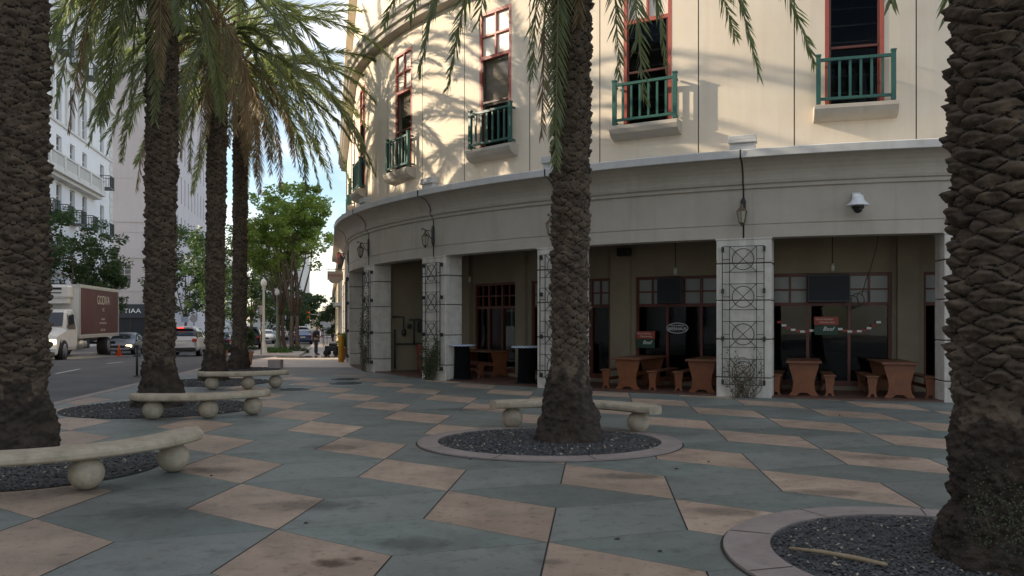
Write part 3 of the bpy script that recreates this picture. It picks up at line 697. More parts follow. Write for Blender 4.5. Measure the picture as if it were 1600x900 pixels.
# tiles: beige (u,v), blue grey (t,v), green grey (u,t)
u = Vector((1.005, -.725)); v = Vector((.117, 1.125)); t_ = Vector((1.11, .36)); A0 = Vector((-.618, 8.03)) - v
a_ = v - u; b_ = u + t_
def clip(poly, f):
    out = []
    for i in range(len(poly)):
        p, q = poly[i], poly[(i + 1) % len(poly)]; fp, fq = f(p), f(q)
        if fp >= 0: out.append(p)
        if (fp >= 0) != (fq >= 0): out.append(p + (q - p) * (fp / (fp - fq)))
    return out
vs = []; fs = []; ms = []; tints = []
random.seed(11)
def inset(c, e1, e2, g1, g2):
    # shrink parallelogram c, c+e1, c+e1+e2, c+e2 by gaps along each pair of edges
    area = abs(e1.x * e2.y - e1.y * e2.x); k1 = g1 / (area / e2.length); k2 = g2 / (area / e1.length)
    c = c + e1 * k1 + e2 * k2; e1 = e1 * (1 - 2 * k1); e2 = e2 * (1 - 2 * k2)
    return [c, c + e1, c + e1 + e2, c + e2]
for i in range(-26, 27):
    for j in range(-22, 23):
        p = A0 + a_ * i + b_ * j
        if p.y < -7 or p.y > 27 or p.x < -16 or p.x > 22: continue
        gv, gt = .007, .0035
        for poly, mi in ((inset(p, u, v, gv, .0015), 0), (inset(p + u, t_, v, gv, gt), 1), (inset(p + u - u - t_ + t_, u, t_, .0015, gt) if False else inset(p + v, u, t_, .0015, gt), 2)):
            poly = clip(poly, lambda q: q.x - edge(q.y) - .1); 
            if len(poly) >= 3: poly = clip(poly, lambda q: 24.95 - q.y)
            if len(poly) < 3: continue
            k = len(vs)
            for q in poly: vs.append((q.x, q.y, g(q.y)))
            f = tuple(range(k, k + len(poly)))
            n_ = (Vector(vs[f[1]]) - Vector(vs[f[0]])).cross(Vector(vs[f[2]]) - Vector(vs[f[0]]))
            if n_.z < 0: f = tuple(reversed(f))
            fs.append(f); ms.append(mi); tints.append(U(.86, 1.12))
me = bpy.data.meshes.new('plaza_paving'); me.from_pydata(vs, [], fs)
for k in ('tan', 'teal', 'tealg'): me.materials.append(M[k])
me.polygons.foreach_set('material_index', ms); at = me.attributes.new('tint', 'FLOAT', 'FACE'); at.data.foreach_set('value', tints)
o = bpy.data.objects.new('plaza_paving', me); COL.objects.link(o); tag(o, kind='structure')
# left pavement, kerbs and bump-out
def walk3d(name, poly, h, m, km=None):
    mb = MB(); n = len(poly); vs = [(x, y, g(y) + h) for x, y in poly] + [(x, y, g(y) - .1) for x, y in poly]
    mb.add(vs, [tuple(range(n))], 0); mb.add(vs, [(i, (i + 1) % n, n + (i + 1) % n, n + i) for i in range(n)], 1)
    return struct(name, mb, [m, km or M['kerb']])
ys = [-40, 0, 20, 32, 40, 50, 54, 60, 70, 85, 100, 200]
mb = MB()
for y0, y1 in zip(ys[:-1], ys[1:]):
    L0, L1 = -.22 * y0 - 14.6, -.22 * y1 - 14.6
    mb.add([(L0, y0, g(y0) + .1), (L1, y1, g(y1) + .1), (L1 - 9, y1, g(y1) + .1), (L0 - 9, y0, g(y0) + .1)], [(0, 1, 2, 3)], 0)
    mb.add([(L0, y0, g(y0) + .1), (L1, y1, g(y1) + .1), (L1, y1, g(y1) - .1), (L0, y0, g(y0) - .1)], [(0, 1, 2, 3)], 1)
struct('left_pavement', mb, [M['walk'], M['kerb']])
walk3d('tree_island', [(kerbR(46) + .1, 45.4), (-15.2, 46.4), (-17.2, 49), (-17.9, 54), (-19.0, 66), (-18.2, 67.5), (kerbR(68) + .1, 68.5)], .05, M['walkpink'])
mb = MB(); mb.add([(-14.2, 42.2, g(42.2) + .006), (-7.9, 39.8, g(39.8) + .006), (-9.2, 46.5, g(46.5) + .006), (-11.5, 48.5, g(48.5) + .006), (-13.5, 46, g(46) + .006)], [(0, 1, 2, 3, 4)]) 
wp = [( -11.9, 42.0), (-10.4, 41.2), (-8.9, 41.6), (-8.7, 43.5), (-9.5, 46), (-10.6, 47.5), (-12.0, 47.0), (-12.6, 44.5)]
mb = MB(); mb.add([(x, y, g(y) + .006) for x, y in wp], [tuple(range(len(wp)))]); struct('wet_patch', mb, M['wet'])
# road markings
mb = MB()
for y in range(8, 150, 6):
    xa = -.22 * y - 8.6; 
    mb.add([(xa, y, g(y) - .026), (xa + .12, y, g(y) - .026), (xa + .12 - .22 * 2.5, y + 2.5, g(y + 2.5) - .026), (xa - .22 * 2.5, y + 2.5, g(y + 2.5) - .026)], [(0, 1, 2, 3)])
struct('lane_marking', mb, M['paintw'])
# manholes and small debris
def disc(x, y, r, name, m, label, cat, group=None):
    a = MB(); a.lathe([(r, -.002), (r, .008), (r * .9, .012)], 28, 0, Matrix.Translation((x, y, g(y)))); 
    for q in range(-3, 4): a.box((x, y + q * r * .22, g(y) + .013), (r * 1.2, .012, .004), 0)
    return solo(name, a, m, label, cat, group, (x, y, g(y)))
for (px, py, r, lb) in ((540, 592.5, .40, 'dark manhole cover, the farther of the close pair left of the arcade'), (540, 599, .42, 'dark manhole cover, the nearer of the close pair left of the arcade'), (460, 608.5, .34, 'round dark drain cover right of the third stone bench')):
    p = Gp(px, py); disc(p.x, p.y, r, 'manhole_cover', M['iron'], lb, 'manhole cover', 'covers set in the paving')

# ------------------------------------------------------------------ planters
def planter(cx, cy, rx, ry, wx, wy, label, ring=True, n=64):
    a = MB(); vs = []; fs = []
    if ring:
        P = [(1 + 0, .0, -.02), (1, 0, .022), (0, 0, .03), (0, 0, -.09)]
        for i in range(n):
            q = 2 * pi * i / n; c, s_ = cos(q), sin(q)
            for kk, (o_, _, z) in enumerate(P): vs.append((cx + (rx + wx * o_) * c, cy + (ry + wy * o_) * s_, g(cy) + z))
        for i in range(n):
            k = (i + 1) % n
            for j in range(3): fs.append((i * 4 + j, k * 4 + j, k * 4 + j + 1, i * 4 + j + 1))
        for jq in range(9):
            q = 2 * pi * jq / 9 + .3 + cx; dq = .004
            pr_ = [((rx + .01) * cos(q - dq), (ry + .01) * sin(q - dq)), ((rx + wx - .01) * cos(q - dq), (ry + wy - .01) * sin(q - dq)), ((rx + wx - .01) * cos(q + dq), (ry + wy - .01) * sin(q + dq)), ((rx + .01) * cos(q + dq), (ry + .01) * sin(q + dq))]
            a.add([(cx + X_, cy + Y_, g(cy) + .0325 - (.008 if k_ in (1, 2) else 0)) for k_, (X_, Y_) in enumerate(pr_)], [(0, 1, 2, 3)], 1)
        a.add(vs, fs); solo('planter_ring', a, [M['ring'], M['joint']], label, 'planter ring', None, (cx, cy, g(cy)))
        e = MB(); vs = []; fs = []   # dark expansion joint outside the ring
        for i in range(n):
            q = 2 * pi * i / n; c, s_ = cos(q), sin(q)
            w_ = .022
            vs += [(cx + (rx + wx - .005) * c, cy + (ry + wy - .005) * s_, g(cy) + .004), (cx + (rx + wx + w_) * c, cy + (ry + wy + w_) * s_, g(cy) + .004)]
        for i in range(n): k = (i + 1) % n; fs.append((2 * i, 2 * i + 1, 2 * k + 1, 2 * k))
        e.add(vs, fs); struct('expansion_joint', e, M['joint'])
def mulch(cx, cy, rx, ry, label, cnt, size, seed, zb=.01):
    random.seed(seed); a = MB(); n = 40; vs = [(cx, cy, g(cy) + zb + .03)] ; fs = []
    for j, k in ((1, .5), (2, 1.0)):
        for i in range(n): q = 2 * pi * i / n; vs.append((cx + rx * k * cos(q), cy + ry * k * sin(q), g(cy) + zb + (.03 if k < 1 else 0)))
    for i in range(n):
        k = (i + 1) % n; fs.append((0, 1 + i, 1 + k)); fs.append((1 + i, 1 + n + i, 1 + n + k, 1 + k))
    a.add(vs, fs)
    for _ in range(cnt):
        q = U(0, 2 * pi); r = math.sqrt(rnd()) * .985; x, y = cx + rx * r * cos(q), cy + ry * r * sin(q); z = g(cy) + zb + .03 * min(1, 2 * (1 - r)) + U(0, .012)
        s = size * U(.5, 1.3); al, be = U(0, pi), U(-.5, .5)
        dx = Vector((cos(al), sin(al), be)) * s; dy = Vector((-sin(al), cos(al), U(-.5, .5))) * s * U(.5, .9); dz = Vector((0, 0, s * U(.3, .6))); c = Vector((x, y, z))
        mi = 1 if rnd() > .03 else 2
        a.add([c - dx, c - dy, c + dx, c + dy, c + dz, c - dz], [(0, 1, 4), (1, 2, 4), (2, 3, 4), (3, 0, 4)], mi)
    o = a.build('gravel', [M['gravel'], M['stone1'], M['bench']]); tag(o, label, 'gravel', None, 'stuff'); return o
planter(.50, 11.22, 1.50, 1.30, .27, .27, 'low mauve concrete ring round the central palm')
mulch(.50, 11.22, 1.50, 1.30, 'dark gravel bed inside the ring of the central palm', 7000, .020, 1)
planter(3.05, 5.72, 1.22, 1.22, .33, .33, 'low mauve concrete ring round the near right palm')
mulch(3.05, 5.72, 1.22, 1.22, 'dark gravel bed around the near right palm', 9000, .017, 2)
mulch(-5.40, 9.30, 1.42, 1.42, 'dark gravel bed of the near left palm beside the first stone bench', 7000, .022, 3)
mulch(-6.55, 15.5, 1.72, 1.62, 'dark gravel bed under the second palm and stone bench', 5000, .024, 4)
mulch(-7.9, 21.9, 1.5, 1.4, 'dark gravel bed around the third palm', 2500, .028, 5)
mulch(-9.0, 27.5, 1.3, 1.3, 'dark gravel bed around the fourth palm', 1500, .03, 6)

# ------------------------------------------------------------------ stone benches
def stone_bench(cx, cy, Rb, a0, a1, balls, label, zz=0, end=.10):
    p0 = (cx + Rb * cos(R_((a0 + a1) / 2)), cy + Rb * sin(R_((a0 + a1) / 2)), zz)
    o = thing('stone_bench', p0, label, 'bench', 'curved stone benches on ball feet round the palms')
    a = MB(); n = 40; hwid = .215; vs = []; fs = []
    prof = [(-1, .335), (-1.0, .375), (-.93, .405), (-.80, .42), (.80, .42), (.93, .405), (1.0, .375), (1, .335), (.86, .315), (-.86, .315)]
    for i in range(n + 1):
        f = i / n; q = R_(a0 + (a1 - a0) * f); e = min(f, 1 - f) * abs(R_(a1 - a0)) * Rb; k = 1 if e > .22 else .45 + .55 * (e / .22)
        for x, z in prof: vs.append((cx + (Rb + hwid * x * k) * cos(q), cy + (Rb + hwid * x * k) * sin(q), zz + z))
    m = len(prof)
    for i in range(n):
        for j in range(m): k = (j + 1) % m; fs.append((i * m + j, i * m + k, (i + 1) * m + k, (i + 1) * m + j))
    fs.append(tuple(range(m))); fs.append(tuple(reversed([n * m + j for j in range(m)])))
    a.add(vs, fs, 0, False); ob = a.build('seat', M['bench'], o, .01)
    for b in balls:
        a = MB(); q = R_(b); a.sphere((cx + Rb * cos(q), cy + Rb * sin(q), zz + .158), .165, 28, 18, 0, (1, 1, .97)); a.build('ball_foot', M['bench'], o)
stone_bench(-5.40, 9.32, 1.74, -100, 7, (-80, -44, -9), 'near left curved stone bench on ball feet beside the first palm')
stone_bench(.52, 11.12, 1.68, 25, 119, (38, 72, 108), 'curved stone bench behind the central palm trunk')
stone_bench(-5.75, 15.3, 1.5, -112, -22, (-98, -64, -34), 'second curved stone bench from the left, in front of the second palm')
stone_bench(-6.9, 21.2, 1.5, -110, -28, (-98, -66, -40), 'farthest curved stone bench on ball feet, before the two distant palms')
a = MB(); p = Gp(428, 577); a.box((p.x, p.y + .2, p.z + .17), (.42, .40, .30), 0, None, bev=.02)
solo('concrete_block', a, M['pinkc'], 'low pinkish concrete block behind the farthest stone bench', 'block', None, (p.x, p.y + .2, p.z))

# ------------------------------------------------------------------ palms
from mathutils import noise as NZ
def trunk_mesh(r_of, z1, cx_of, nth, dz, N, row, amp, seed, zbase, rootr=1.35, rough=.03):
    random.seed(seed); rs = {}
    mb = MB(); vs = []; fs = []; ms = []; dark = []; nz = int((z1 + .15) / dz)
    def cell(ip, iq):
        k = (ip, iq)
        if k not in rs: rs[k] = (U(.15, 1.35), U(-.15, .15))
        return rs[k]
    for j in range(nz + 1):
        z = -.1 + j * dz; base_r = r_of(z); bl = min(1, max(0, (z - zbase) / .35)); ox, oy = cx_of(z)
        for i in range(nth):
            th = 2 * pi * i / nth; uu = th * N / (2 * pi); vv = z / (2 * row)
            w = NZ.noise((cos(th) * 1.3 + seed, sin(th) * 1.3, z * 2.2)) + .6 * NZ.noise((cos(th) * 4 + seed, sin(th) * 4, z * 6)); uu2 = uu + w * .36; vv2 = vv + .10 * NZ.noise((cos(th) * 5, sin(th) * 5 + seed, z * 5)) + .22 * NZ.noise((cos(th) * 2 + 5, sin(th) * 2 + seed, z * 1.5))
            p = uu2 + vv2; q = uu2 - vv2; ip, iq = math.floor(p), math.floor(q); fp, fq = p - ip, q - iq
            # wrap so that the pattern closes: identify cells modulo N
            sft = math.floor((ip + iq) / (2 * N)); key = (ip - sft * N, iq - sft * N); am, sk = cell(*key)
            x = fp + fq - 1; y = fp - fq; d = 1 - abs(x) - abs(y)
            nzz_ = NZ.noise((cos(th) * 9 + seed, sin(th) * 9, z * 14))
            d += .05 * nzz_
            lip = min(1, max(0, d) * 3.2 + .10)
            ramp = .30 + .70 * min(1, max(0, (y + 1) / 1.35)); ramp *= 1 if y < .45 else 1 - .5 * (y - .45) / .55
            dm = amp * am * lip * ramp * (1 - .30 * x * x)
            dark.append(d + .10 * nzz_ < .07 and bl > .5)  # crevice faces take the painted shade colour
            P = Vector((cos(th) * base_r * 6 + seed * 3, sin(th) * base_r * 6, z * 6))
            nn = NZ.fractal(P * 1.0, .9, 2.1, 5) * rough * (.55 + .45 * (1 - bl)) + (NZ.fractal(P * .35, .9, 2, 3) * .07 * (1 - bl))
            nn += NZ.fractal(P * 3.2, .8, 2.1, 4) * rough * (.35 + .5 * (1 - bl)) + max(0, NZ.noise(P * .9)) * rough * .9 * bl
            nn += NZ.fractal(Vector((P.x * .8, P.y * .8, P.z * 5)), .8, 2.1, 3) * rough * .35 * bl
            r = base_r + dm * bl + nn
            vs.append((ox + r * cos(th), oy + r * sin(th), z))
    for j in range(nz):
        z = -.1 + j * dz
        for i in range(nth):
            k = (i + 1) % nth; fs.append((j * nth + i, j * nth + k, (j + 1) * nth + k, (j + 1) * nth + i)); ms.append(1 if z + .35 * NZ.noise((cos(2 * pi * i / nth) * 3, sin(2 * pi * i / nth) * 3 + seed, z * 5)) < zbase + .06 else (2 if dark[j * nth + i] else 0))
    b = len(mb.v); mb.v = vs; mb.f = fs; mb.m = ms; mb.sm = [True] * len(fs)
    return mb
def frond(mb, base, az, el, L, droop, seed, dens=1.0, dry=False, leaf=.46, twist=0, w=.016, tip=None):
    rr = random.Random(seed); n = 16; p = Vector(base); pts = [p.copy()]; e = el; az_ = az; curl = rr.uniform(-.12, .12)
    dirs = []
    for i in range(n):
        f = i / n; e2 = e - droop * (f ** 1.15); e2 = max(e2, -1.5); az_ = az + curl * f
        d = Vector((cos(e2) * cos(az_), cos(e2) * sin(az_), sin(e2))); p = p + d * (L / n); pts.append(p.copy()); dirs.append(d)
    if tip is not None:
        b0 = Vector(base); tp_ = Vector(tip); hz = Vector((tp_.x - b0.x, tp_.y - b0.y, 0)); ctl = b0 + hz * .62 + Vector((0, 0, el))
        q_ = lambda t: b0 * (1 - t) ** 2 + ctl * (2 * t * (1 - t)) + tp_ * t * t
        pts = [q_(i / n) for i in range(n + 1)]; dirs = [(pts[i + 1] - pts[i]).normalized() for i in range(n)]
        L = sum((pts[i + 1] - pts[i]).length for i in range(n)); az = math.atan2(hz.y, hz.x)
    dirs.append(dirs[-1])
    mb.tube(pts, [.030 * (1 - .88 * i / n) + .003 for i in range(n + 1)], 4, 1 if not dry else 2)
    cnt = int(L * 33 * dens); side0 = Vector((-sin(az), cos(az), 0))
    mi = 2 if dry else 0
    for k in range(cnt):
        f = .13 + .87 * (k + rr.random() * .4) / cnt; x = f * n; i = min(n - 1, int(x)); fr = x - i
        c = pts[i].lerp(pts[i + 1], fr); T = dirs[i].lerp(dirs[min(n, i + 1)], fr).normalized()
        S = side0 - T * side0.dot(T); S.normalize(); Nn = S.cross(T) * -1
        if Nn.z < 0: Nn = -Nn
        ll = leaf * min(1, .45 + f * 3.2) * (1 if f < .7 else 1 - (f - .7) / .3 * .62)
        for sgn in (-1, 1):
            al = rr.uniform(.74, .92) + .30 * f; lift = rr.choice((-.25, .15, .5)) + rr.uniform(-.12, .12)
            if dry: lift = rr.uniform(-.8, .1)
            dl = (S * sgn * cos(al) + T * sin(al) + Nn * lift * .6).normalized(); l_ = ll * rr.uniform(.82, 1.12)
            W = (T * .9 + Nn * rr.uniform(-.7, .7)); W = W - dl * W.dot(dl); W.normalize(); W *= w * rr.uniform(.8, 1.2)
            sag = Vector((0, 0, -1)) * l_ * rr.uniform(.02, .16)
            m1 = c + dl * l_ * .5 + sag * .3; tip = c + dl * l_ * .97 + sag
            b = len(mb.v)
            mb.v += [tuple(c - W * .5), tuple(c + W * .5), tuple(m1 + W), tuple(m1 - W), tuple(tip)]
            mb.f += [(b, b + 1, b + 2, b + 3), (b + 3, b + 2, b + 4)]; mb.m += [mi, mi]; mb.sm += [False, False]
def palm(x, y, lean, rtop, rmid, rbase, ztr, zc, label, seed, N=9, row=.105, amp=.055, nth=84, dz=.028, zbase=.75, nf=56, L=3.9, custom=(), dens=1.0, dry=6, rough=.03, zleaf=None, wl=.0125, droopk=1.0, tips=(), elr=(82, 118)):
    z0 = g(y); o = thing('date_palm', (x, y, z0), label, 'palm tree', 'date palms on the plaza')
    def r_of(z):
        if z < zbase + .35:
            f = max(0, min(1, (zbase + .35 - z) / (zbase + .35))); return rmid + (rbase - rmid) * (f ** 1.3)
        f = min(1, (z - zbase) / max(.1, ztr - zbase)); return rmid + (rtop - rmid) * f
    mb = trunk_mesh(r_of, ztr, lambda z: (lean[0] * z / 5, lean[1] * z / 5), nth, dz, N, row, amp, seed, zbase, rough=rough)
    mb.v = [(a + x, b + y, c + z0) for a, b, c in mb.v]
    mb.build('trunk', [M['bark'], M['barkb'], M['crevice_shade']], o)
    cx_, cy_ = x + lean[0] * zc / 5, y + lean[1] * zc / 5
    cr = MB(); random.seed(seed + 100)
    for i in range(nf):
        f = i / nf; az = i * 2.39996 + U(-.2, .2); el = R_(elr[0] - elr[1] * (f ** .9) + U(-8, 8)); 
        rb = .10 + .22 * f; zz = zc + z0 + .9 - 1.2 * f
        frond(cr, (cx_ + rb * cos(az), cy_ + rb * sin(az), zz), az, el, L * U(.86, 1.05) * (1 - .22 * max(0, .15 - f) / .15), (U(1.0, 1.5) + .25 * (1 - f)) * droopk, seed * 1000 + i, dens, w=wl)
    for i in range(dry):
        az = U(0, 2 * pi); frond(cr, (cx_ + .3 * cos(az), cy_ + .3 * sin(az), zc + z0 - .35), az, R_(U(-45, -20)), L * U(.6, .85), 1.3, seed * 2000 + i, dens, dry=True, w=wl * .8)
    for q_, tt in enumerate(tips):
        px, py, Yt = tt[:3]; up = tt[3] if len(tt) > 3 else .6; dr_ = len(tt) > 4
        tw_ = Vector((PX(px, Yt), Yt, H + (HZ - py) / F * Yt)); b0 = Vector((cx_, cy_, zc + z0 - .1)); hd = Vector((tw_.x - b0.x, tw_.y - b0.y, 0)); hd.normalize()
        frond(cr, b0 + hd * .28, 0, up, 3, 1, seed * 3000 + q_, 1.1, dry=dr_, w=wl, tip=tw_, leaf=.46)
    for cst in custom:
        az, el, LL, dr = cst[:4]; dryf = len(cst) > 4
        frond(cr, (cx_ + .3 * cos(R_(az)), cy_ + .3 * sin(R_(az)), zc + z0 - .2), R_(az), R_(el), LL, dr, seed * 3000 + int(az * 7 + el), 1.15, dry=dryf, w=wl)
    # boots: stubs of cut leaf bases where the fronds leave the trunk
    for i in range(60):
        az = i * 2.39996; z = zc + z0 - 1.0 + i * .018; rr_ = rtop + .02
        b0 = Vector((cx_ + rr_ * cos(az) * .8, cy_ + rr_ * sin(az) * .8, z)); cr.tube([b0, b0 + Vector((cos(az) * .16, sin(az) * .16, .16)), b0 + Vector((cos(az) * .24, sin(az) * .24, .36))], [.07, .055, .03], 5, 3)
    cr.build('crown', [M['frond'], M['rachis'], M['frond_dry'], M['bark']], o)
    return o
palm(3.34, 5.60, (-.02, 0), .30, .305, .47, 6.9, 7.3, 'near right date palm, the thickest trunk, with green lichen at its base', 21, nth=160, dz=.010, amp=.075, row=.058, zbase=.95, nf=34, L=3.4, N=7, elr=(82, 62), dry=0, rough=.035,
     tips=[(1484, 22, 6.2, .6), (1392, 6, 7.4, .7)])
palm(.76, 11.25, (.05, 0), .225, .215, .47, 7.4, 7.7, 'central date palm in front of the arcade with a curved bench behind it', 22, nth=110, dz=.016, amp=.055, row=.062, zbase=.85, nf=26, L=3.1, N=7, elr=(82, 66), dry=0,
     tips=[(655, 118, 10.6, 1.0), (700, 140, 11.8, .8), (748, 40, 10.2, .8), (868, 262, 10.7, .3), (846, 215, 10.9, .2, 1), (832, 120, 10.6, .4), (968, 120, 10.5, .5), (1006, 158, 10.3, .6), (1040, 100, 10.9, .6), (1186, 118, 10.7, 1.0), (1272, 100, 11.3, 1.0), (1150, 60, 12.5, .8), (905, 35, 10.9, .1, 1), (600, 40, 12.6, .9), (640, 30, 11.5, 1.0)])
palm(-5.80, 9.80, (.02, 0), .25, .27, .44, 8.3, 8.7, 'near left date palm cut by the picture edge beside the first stone bench', 23, nth=110, dz=.016, amp=.07, row=.056, zbase=.8, nf=34, L=3.4, N=7, elr=(82, 70), dry=0, rough=.035,
     tips=[(112, 12, 9.6, .7)])
palm(-6.62, 15.6, (.05, 0), .25, .245, .48, 8.0, 8.5, 'second date palm from the left, standing behind the second stone bench', 24, nth=84, dz=.02, amp=.06, row=.062, zbase=.8, nf=36, L=3.9, N=7, elr=(82, 100), dry=2,
     tips=[(84, 62, 15.5, .9), (80, 118, 15.0, .9), (88, 165, 15.2, .8), (106, 205, 15.6, .8, 1), (128, 175, 14.8, .8), (152, 140, 16.5, .8), (60, 15, 15.0, .9), (242, 190, 14.9, .35), (250, 120, 14.8, .4, 1), (185, 120, 14.6, .7), (205, 175, 15.2, .6), (120, 100, 16, .9), (165, 190, 17, .7), (330, 120, 15.5, .7), (300, 60, 16, .8)])
palm(-7.95, 22.2, (.06, 0), .235, .215, .40, 8.9, 9.3, 'third date palm from the left, behind the farthest stone bench', 25, nth=64, dz=.028, amp=.05, row=.062, nf=38, L=4.5, N=7, elr=(80, 112), droopk=.8,
     tips=[(138, 226, 21.5, .8), (168, 238, 21.5, .8), (150, 190, 22.5, .9), (212, 298, 22, .5, 1), (190, 215, 21, .7), (296, 270, 21.6, .3), (312, 250, 21.5, .2, 1), (322, 210, 21.4, .2, 1), (340, 180, 21.2, .2), (430, 250, 22, .7), (480, 190, 22.5, .8), (500, 120, 22, 1.0), (450, 160, 21.4, .8), (390, 220, 21.5, .4, 1)])
palm(-8.95, 27.3, (.03, 0), .225, .20, .40, 9.2, 9.7, 'fourth date palm, the farthest and slimmest trunk on the plaza', 26, nth=56, dz=.032, amp=.045, row=.062, nf=42, L=5.0, N=7, elr=(80, 112), droopk=.72,
     tips=[(592, 290, 27, 1.0), (560, 235, 26.5, 1.1), (600, 180, 27, 1.3), (548, 292, 27.5, .9), (520, 268, 26.2, .8), (402, 285, 27, .3), (392, 240, 26.8, .2, 1), (335, 262, 27, .4), (578, 210, 28, 1.2), (610, 110, 27, 1.5), (470, 275, 26.4, .6), (500, 300, 27.5, .7), (440, 255, 26.5, .5, 1), (575, 260, 26, 1.0), (555, 160, 26, 1.2), (300, 200, 27.5, .7)])
# lichen and rootlets on the right palm
random.seed(5); a = MB()
for _ in range(700):
    th = R_(U(205, 262)); z = .38 + random.gauss(0, .14) + .0; r = .43 + .06 * U(0, 1) - .10 * max(0, z - .3); r -= .03; c = Vector((3.34 + r * cos(th), 5.60 + r * sin(th), max(.1, z)))
    for _ in range(3):
        u1 = Vector((U(-1, 1), U(-1, 1), U(-1, 1))).normalized() * U(.004, .010); v1 = Vector((U(-1, 1), U(-1, 1), U(-1, 1))).normalized() * U(.003, .007)
        a.add([c - u1, c - v1, c + u1, c + v1], [(0, 1, 2, 3)])
tag(solo('lichen', a, M['moss'], 'pale green lichen growing on the foot of the near right palm', 'lichen', None, (3.1, 5.2, .1)), kind='stuff')
a = MB(); a.tube([(1.78 , 5.60, .055), (2.1, 5.35, .06), (2.42, 5.20, .06), (2.60, 5.10, .055)], [.014, .016, .017, .012], 8)
p0 = Vector((PX(1253, 5.55), 5.80, .06)); p1 = Vector((PX(1400, 5.30), 5.42, .055))
a = MB(); a.tube([p0, p0.lerp(p1, .35) + Vector((0, 0, .012)), p0.lerp(p1, .7) + Vector((0, 0, .01)), p1], [.010, .015, .017, .013], 8)
solo('dry_stalk', a, mat('stalk_tan', (.24, .175, .10), (.32, .24, .15), .7, 9), 'broken tan palm stalk lying on the gravel of the near right palm', 'stalk', None, p0)
#@@PART2
# ------------------------------------------------------------------ background buildings
SD = Vector((-.2216, 1, 0)).normalized()      # street direction
def facade(mb, org, d, L, z0, z1, wins, rec=.25, n=None, mi=0):
    """wall from org along d; wins = (u, z, w, h) openings; n = outward normal"""
    us = sorted(set([0, L] + [x for w in wins for x in (max(0, w[0] - w[2] / 2), min(L, w[0] + w[2] / 2))]))
    for a, b in zip(us[:-1], us[1:]):
        if b - a < 1e-4: continue
        m_ = (a + b) / 2; ws = sorted([w for w in wins if w[0] - w[2] / 2 < m_ < w[0] + w[2] / 2], key=lambda w: w[1])
        z = z0
        P = lambda u_, zz, r=0: org + d * u_ - n * r + Vector((0, 0, zz))
        for w in ws:
            lo, hi = w[1] - w[3] / 2, w[1] + w[3] / 2
            if lo > z: mb.add([P(a, z), P(b, z), P(b, lo), P(a, lo)], [(0, 1, 2, 3)], mi)
            mb.add([P(a, lo), P(b, lo), P(b, lo, rec), P(a, lo, rec)], [(0, 1, 2, 3)], mi); mb.add([P(a, hi), P(b, hi), P(b, hi, rec), P(a, hi, rec)], [(0, 1, 2, 3)], mi)
            z = hi
        mb.add([P(a, z), P(b, z), P(b, z1), P(a, z1)], [(0, 1, 2, 3)], mi)
    for w in wins:
        for u_ in (w[0] - w[2] / 2, w[0] + w[2] / 2):
            P = lambda zz, r: org + d * u_ - n * r + Vector((0, 0, zz))
            mb.add([P(w[1] - w[3] / 2, 0), P(w[1] - w[3] / 2, rec), P(w[1] + w[3] / 2, rec), P(w[1] + w[3] / 2, 0)], [(0, 1, 2, 3)], mi)
def fwin(parent, org, d, n, w, rec=.25, nx=2, nz=3, fm='whitet', gm='dkglass', name='window'):
    u_, zc, ww, hh = w; f = MB(); T = Matrix(((d.x, -n.x, 0, 0), (d.y, -n.y, 0, 0), (0, 0, 1, 0), (0, 0, 0, 1))); T = Matrix.Translation(org + d * u_ + Vector((0, 0, zc))) @ T
    t = .07
    for sx in (-1, 1): f.box((sx * (ww / 2 - t / 2), rec - .05, 0), (t, .08, hh), 0, T)
    for sz in (-1, 1): f.box((0, rec - .05, sz * (hh / 2 - t / 2)), (ww - 2 * t, .08, t), 0, T)
    for i in range(1, nx): f.box((-ww / 2 + ww * i / nx, rec - .04, 0), (.05, .05, hh - 2 * t), 0, T)
    for i in range(1, nz): f.box((0, rec - .037, -hh / 2 + hh * i / nz), (ww - 2 * t, .045, .05), 0, T)
    o = f.build(name, M[fm], parent)
    p = MB(); p.box((0, rec - .005, 0), (ww, .01, hh), 0, T); p.build('pane', M[gm], o)
    return T
def fbox(mb, org, d, n, u0, u1, z0, z1, out, mi=0, back=0.0):
    T = Matrix(((d.x, n.x, 0, 0), (d.y, n.y, 0, 0), (0, 0, 1, 0), (0, 0, 0, 1))); T = Matrix.Translation(org) @ T
    mb.box(((u0 + u1) / 2, (out - back) / 2, (z0 + z1) / 2), (u1 - u0, out + back, z1 - z0), mi, T)
nR = Vector((SD.y, -SD.x, 0))                 # normal facing the street from the left side
def LP(Y, W=19.6): return Vector((-.2216 * Y - W, Y, 0))
# white balconied building
org = LP(51); L = (75.6 - 51) / SD.y
wb = thing('white_building', org, 'tall white classical building with balustrade terrace and black balconies across the street', 'building')
cols = [(Y - 51) / SD.y for Y in (54.3, 57.5, 60.7, 63.9, 67.1)]; ce = (72.3 - 51) / SD.y
rows = [(6.6, 2.2, 1.3), (10.3, 2.6, 1.25), (14.1, 2.0, 1.25), (17.8, 3.2, 1.25), (22.4, 2.4, 1.25), (26.4, 2.4, 1.25), (30.2, 2.2, 1.25)]
wl_ = [(c, z, w, h) for c in cols + [ce] for z, h, w in rows] + [(c, 2.0, 2.2, 3.4) for c in cols]
m = MB(); facade(m, org, SD, L, -1, 34, wl_, n=nR)
P0 = org; P1 = org + SD * L; bk = -nR * 6
m.add([P1 + Vector((0, 0, -1)), P1 + bk + Vector((0, 0, -1)), P1 + bk + Vector((0, 0, 34)), P1 + Vector((0, 0, 34))], [(0, 1, 2, 3)])
m.add([P0 + Vector((0, 0, -1)), P0 + bk + Vector((0, 0, -1)), P0 + bk + Vector((0, 0, 34)), P0 + Vector((0, 0, 34))], [(0, 1, 2, 3)])
